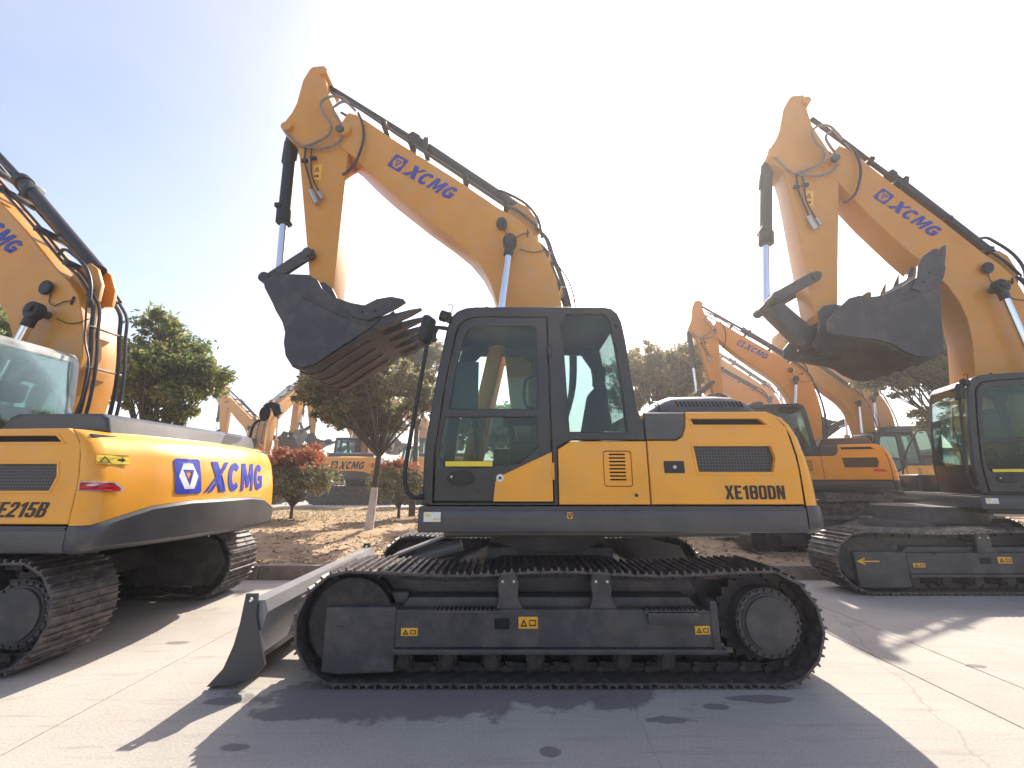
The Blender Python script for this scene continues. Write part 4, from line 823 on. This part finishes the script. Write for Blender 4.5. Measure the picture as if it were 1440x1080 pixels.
t.links.new(n.outputs[0], cr.inputs[0]); t.links.new(cr.outputs[0], p.inputs['Base Color']); p.inputs['Roughness'].default_value = .95
n = t.nodes.new('ShaderNodeTexNoise'); n.inputs['Scale'].default_value = 25; n.inputs['Detail'].default_value = 6; t.links.new(tc.outputs['Object'], n.inputs['Vector'])
b = t.nodes.new('ShaderNodeBump'); b.inputs['Strength'].default_value = .8; b.inputs['Distance'].default_value = .03; t.links.new(n.outputs[0], b.inputs['Height']); t.links.new(b.outputs[0], p.inputs['Normal'])
M['soil'] = m
tag(link('planted_verge', fin(verge(), 'soil', 60)), kind='structure')

def quads(cen, nrm_seed, sx, sy, up=0., seed=0, fold=.25):
    """many small leaf faces (two triangles with a fold) centred on cen"""
    r = np.random.default_rng(seed); n = len(cen)
    a = r.normal(size=(n, 3)); 
    a[:, 2] *= (1 - up); a /= np.linalg.norm(a, axis=1, keepdims=True) + 1e-9
    h = r.normal(size=(n, 3)); h[:, 2] *= (1 - up * .9); b = np.cross(a, h); b /= np.linalg.norm(b, axis=1, keepdims=True) + 1e-9
    if up > 0: a = np.cross(b, a * .3 + np.array([0, 0, 1.])); a /= np.linalg.norm(a, axis=1, keepdims=True) + 1e-9; a, b = a, np.cross(a, r.normal(0, .35, (n, 3)) + np.array([0, 0, 1.])); b /= np.linalg.norm(b, axis=1, keepdims=True) + 1e-9
    L = (r.uniform(.6, 1.3, n) * sx)[:, None]; W = (r.uniform(.6, 1.2, n) * sy)[:, None]
    nn = np.cross(a, b) * W * fold
    V = np.stack([cen - a * L, cen + b * W + nn, cen + a * L, cen - b * W + nn], 1).reshape(-1, 3)
    i = np.arange(n) * 4
    F = np.concatenate([np.stack([i, i + 1, i + 2], 1), np.stack([i, i + 2, i + 3], 1)])
    me = bpy.data.meshes.new('leaves'); me.vertices.add(len(V)); me.vertices.foreach_set('co', V.ravel())
    me.loops.add(F.size); me.loops.foreach_set('vertex_index', F.ravel().astype(np.int32))
    me.polygons.add(len(F)); me.polygons.foreach_set('loop_start', np.arange(0, F.size, 3, dtype=np.int32))
    me.update(calc_edges=True); me.validate(); return me
def ground_z(x, y): return .17 + .10 * np.clip((y - 4) / 6, 0, 1) + .02 * np.sin(x * 1.7 + np.sin(y * 2.1)) + .015 * np.sin(y * 3.3 + x * .7)
n = 26000; x = rng.uniform(-14, 12, n); y = 3.66 + 11 * rng.random(n) ** 1.4; keep = rng.random(n) < (.35 + .65 * (np.sin(x * 1.3 + 2 * np.sin(y)) > -.3)); x, y = x[keep], y[keep]
M['litter'] = leafmat('leaf_litter', [(.14, .08, .045), (.30, .18, .10), (.42, .29, .18), (.36, .30, .16), (.16, .15, .06)], .1)
tag(link('leaf_litter', fin(quads(np.stack([x, y, ground_z(x, y) + .018], 1), 0, .045, .028, up=1, seed=5), 'litter', 0)), 'dry fallen leaves scattered over the verge soil', 'leaf litter', kind='stuff')
n = 34000; x = rng.uniform(-14, 12, n); y = 3.66 + 11.5 * rng.random(n) ** 1.1; k = (np.sin(x * .8 + 1.5) + np.sin(y * .9 + x * .35) + np.clip((y - 8) / 4, 0, 1) + .9 * (x > .5)) > .35; x, y = x[k], y[k]
M['grass'] = leafmat('dry_grass', [(.20, .18, .07), (.34, .28, .13), (.42, .34, .18), (.15, .17, .06)], .3)
g = quads(np.stack([x, y, ground_z(x, y) + .03], 1), 0, .035, .008, up=0, seed=6)
tag(link('dry_grass', fin(g, 'grass', 0)), 'short straw-coloured grass growing in patches on the verge', 'grass', kind='stuff')

# ------------------------------------------------------------------ trees
def tree(name, label, cat, loc, clumps, leaf, size, nleaf, trunk_r=.09, trunk_h=2.0, white=0, lean=(0, 0), seed=1, group=None, crown_name='crown', nb=9, red=.05):
    r = np.random.default_rng(seed); rr = random.Random(seed)
    root = thing(name, label, cat, loc, 0, group)
    top = Vector((lean[0], lean[1], trunk_h))
    if white:
        wt = Vector((lean[0] * white / trunk_h, lean[1] * white / trunk_h, white))
        link('trunk', fin(tube([(0, 0, -.1), (wt.x * .3, wt.y * .3, white * .3), (wt.x * .8, wt.y * .8, white * .7), tuple(wt)], trunk_r * 1.35, rend=trunk_r * .98, seg=12), 'whitewash', 60), root)['label'] = 'whitewashed lower trunk'
        link('trunk', fin(tube([tuple(wt), tuple(top)], trunk_r * .96, rend=trunk_r * .75, seg=12), 'bark', 60), root)
    else:
        link('trunk', fin(tube([(0, 0, -.1), (lean[0] * .4, lean[1] * .5, trunk_h * .5), tuple(top)], trunk_r * 1.25, rend=trunk_r * .75, seg=10), 'bark', 60), root)
    ms = []
    for (cx, cy, cz, a, b_, c_) in clumps:
        e = Vector((cx, cy, cz)); mid = top.lerp(e, .45) + Vector((rr.uniform(-.15, .15), rr.uniform(-.15, .15), rr.uniform(-.1, .15)))
        ms.append(tube([tuple(top + Vector((0, 0, -.1))), tuple(mid), tuple(e)], trunk_r * .5, rend=trunk_r * .12, seg=6, sub=4))
        for q in range(nb):
            d = Vector((rr.gauss(0, 1), rr.gauss(0, 1), rr.gauss(.2, .8))).normalized(); f = Vector((cx + d.x * a * .9, cy + d.y * b_ * .9, cz + d.z * c_ * .9))
            s = mid.lerp(e, rr.uniform(.1, 1)); ms.append(tube([tuple(s), tuple(s.lerp(f, .5) + Vector((0, 0, rr.uniform(-.06, .1)))), tuple(f)], trunk_r * .17, rend=trunk_r * .05, seg=4, sub=3))
    link('branches', fin(join(*ms), 'bark', 60), root)
    P_ = []
    vol = [a * b_ * c_ for (_, _, _, a, b_, c_) in clumps]; tv = sum(v ** .67 for v in vol)
    for (cx, cy, cz, a, b_, c_), v in zip(clumps, vol):
        m_ = int(nleaf * v ** .67 / tv)
        nsub = 22; d = r.normal(size=(nsub, 3)); d /= np.linalg.norm(d, axis=1, keepdims=True); d *= r.uniform(.35, 1.05, (nsub, 1)); rad = r.uniform(.12, .34, nsub)
        k_ = r.integers(0, nsub, m_); off = r.normal(size=(m_, 3)) * .55 * rad[k_][:, None]
        P_.append((d[k_] + off) * np.array([a, b_, c_]) + np.array([cx, cy, cz]))
    P_ = np.concatenate(P_)
    mats_ = leaf if isinstance(leaf, list) else [leaf]
    if len(mats_) == 1:
        link(crown_name, fin(quads(P_, 0, size, size * .45, seed=seed), leaf if isinstance(leaf, str) else leaf[0], 0), root)
    else:
        zc = np.median(P_[:, 2]); sel = P_[:, 2] + r.normal(0, .14, len(P_)) > zc + red
        link('red_new_leaves', fin(quads(P_[sel], 0, size, size * .45, seed=seed), mats_[0], 0), root)
        link(crown_name, fin(quads(P_[~sel], 0, size, size * .45, seed=seed + 1), mats_[1], 0), root)
    return root
def clumpset(seed, cx, cy, cz, A, B, Cc, n, rmin=.45, rmax=.9):
    r = random.Random(seed); out = []
    for _ in range(n):
        d = Vector((r.gauss(0, 1), r.gauss(0, 1), r.gauss(0, 1))).normalized() * r.uniform(.25, .85)
        s = r.uniform(rmin, rmax); out.append((cx + d.x * A, cy + d.y * B, cz + d.z * Cc, s, s, s * .75))
    return out
G = 'trees in the planted verge'
tree('tree', 'evergreen tree with whitewashed trunk standing behind the raised bucket', 'tree', (-3.6, 7.3, .25), clumpset(4, -.55, 0, 3.7, 2.4, 1.6, 1.55, 28, .4, .75), 'leafb', .07, 36000, .085, 1.95, 1.08, (.12, .0), 4, G)
tree('tree', 'broad green tree left of the bucket, rising behind the left excavator tail', 'tree', (-8.8, 6.4, .2), clumpset(8, -.2, 0, 3.85, 1.9, 1.5, 1.5, 26, .4, .75), 'leafg', .07, 38000, .1, 1.5, 0, (.2, .0), 8, G)
tree('tree', 'brownish bare-looking tree to the right of the cab roof', 'tree', (5.0, 10.2, .25), clumpset(13, .4, 0, 4.6, 2.5, 1.6, 1.8, 30, .55, .9), 'leafb', .07, 36000, .1, 2.0, 0, (.1, .0), 13, G)
tree('tree', 'pale yellowish tree at the right edge behind the faded boom', 'tree', (15.6, 10.5, .25), clumpset(17, 0, 0, 5.4, 3.4, 1.8, 3.2, 34, .6, 1.0), 'leafy', .085, 56000, .12, 1.4, 0, (.1, .0), 17, G)
tree('tree', 'green tree glimpsed at the left edge behind the film-wrapped cab', 'tree', (-12.4, 6.0, .2), clumpset(19, -.2, 0, 4.4, 1.6, 1.5, 1.7, 16, .5, .9), 'leafg', .075, 26000, .1, 2.0, 0, (.1, .0), 19, G)
tree('tree', 'brown-green tree whose top shows just above the raised bucket', 'tree', (-3.6, 11.8, .25), clumpset(23, .0, 0, 5.9, 1.5, 1.2, 1.6, 14, .5, .8), 'leafb', .075, 22000, .1, 3.2, 0, (.0, .0), 23, G)
tree('tree', 'green tree seen through the cab windows', 'tree', (-.2, 10.0, .25), clumpset(29, .0, 0, 3.0, 2.2, 1.3, .9, 14, .5, .9), 'leafg', .07, 24000, .09, 1.6, 0, (.0, .0), 29, G)
GB = 'red-topped bushes on the verge'
tree('bush', 'large round bush with red new leaves on top, left of the white trunk', 'bush', (-7.15, 10.3, .28), clumpset(31, -.1, 0, 1.5, 1.45, 1.1, .75, 26, .42, .65), ['leafr', 'leafs'], .065, 32000, .05, .45, 0, (.0, .0), 31, GB, crown_name='green_leaves', nb=4, red=.16)
tree('bush', 'smaller red-topped bush between the white trunk and the dark cab', 'bush', (-3.75, 10.6, .28), clumpset(33, .1, 0, 1.35, 1.0, .8, .65, 15, .38, .58), ['leafr', 'leafs'], .06, 15000, .05, .4, 0, (.0, .0), 33, GB, crown_name='green_leaves', nb=4, red=.32)
tree('bush', 'partly hidden red-topped bush directly behind the cab handrail', 'bush', (-2.4, 11.5, .28), clumpset(37, .1, 0, 1.5, .8, .7, .6, 12, .38, .55), ['leafr', 'leafs'], .05, 9000, .05, .4, 0, (.0, .0), 37, GB, crown_name='green_leaves', nb=4, red=.18)
# distant tree line
def treeline():
    r = np.random.default_rng(77); P_ = []
    for i in range(90):
        cx = -75 + i * 1.7 + r.normal(0, .5); cy = 52 + r.normal(0, 2); h = r.uniform(2.5, 4.6); m_ = 420
        d = r.normal(size=(m_, 3)); d /= np.linalg.norm(d, axis=1, keepdims=True); d *= r.uniform(.6, 1.05, (m_, 1))
        P_.append(d * np.array([1.9, 1.5, h * .5]) + np.array([cx, cy, h * .5]))
    return quads(np.concatenate(P_), 0, .30, .2, seed=78)
tag(link('distant_trees', fin(treeline(), 'leafg', 0)), 'distant line of dark green trees beyond the parked machines', 'tree line', kind='stuff')
# white marker post by the far machines
o = link('marker_post', fin(cyl((-3.55, 13.4, .2), (-3.55, 13.4, 1.3), .03, seg=8), 'white', 30)); tag(o, 'thin white post standing between the red bush and the white trunk', 'post')

# ------------------------------------------------------------------ added lens-glare volume
hz = bpy.data.materials.new('lens_glare_haze'); hz.use_nodes = True; t = hz.node_tree; t.nodes.clear()
o_ = t.nodes.new('ShaderNodeOutputMaterial'); pv = t.nodes.new('ShaderNodeVolumePrincipled'); pv.inputs['Color'].default_value = (.96, .93, .92, 1)
pv.inputs['Density'].default_value = .0038; pv.inputs['Anisotropy'].default_value = .6; t.links.new(pv.outputs[0], o_.inputs['Volume'])  # added volume; its forward scatter imitates veiling lens glare
tag(link('glare_haze', fin(box(-165, 165, -35, 265, -1.2, 10.5, 0), hz, 0)), 'added thin haze in the air over the yard', 'glare_haze', kind='stuff')
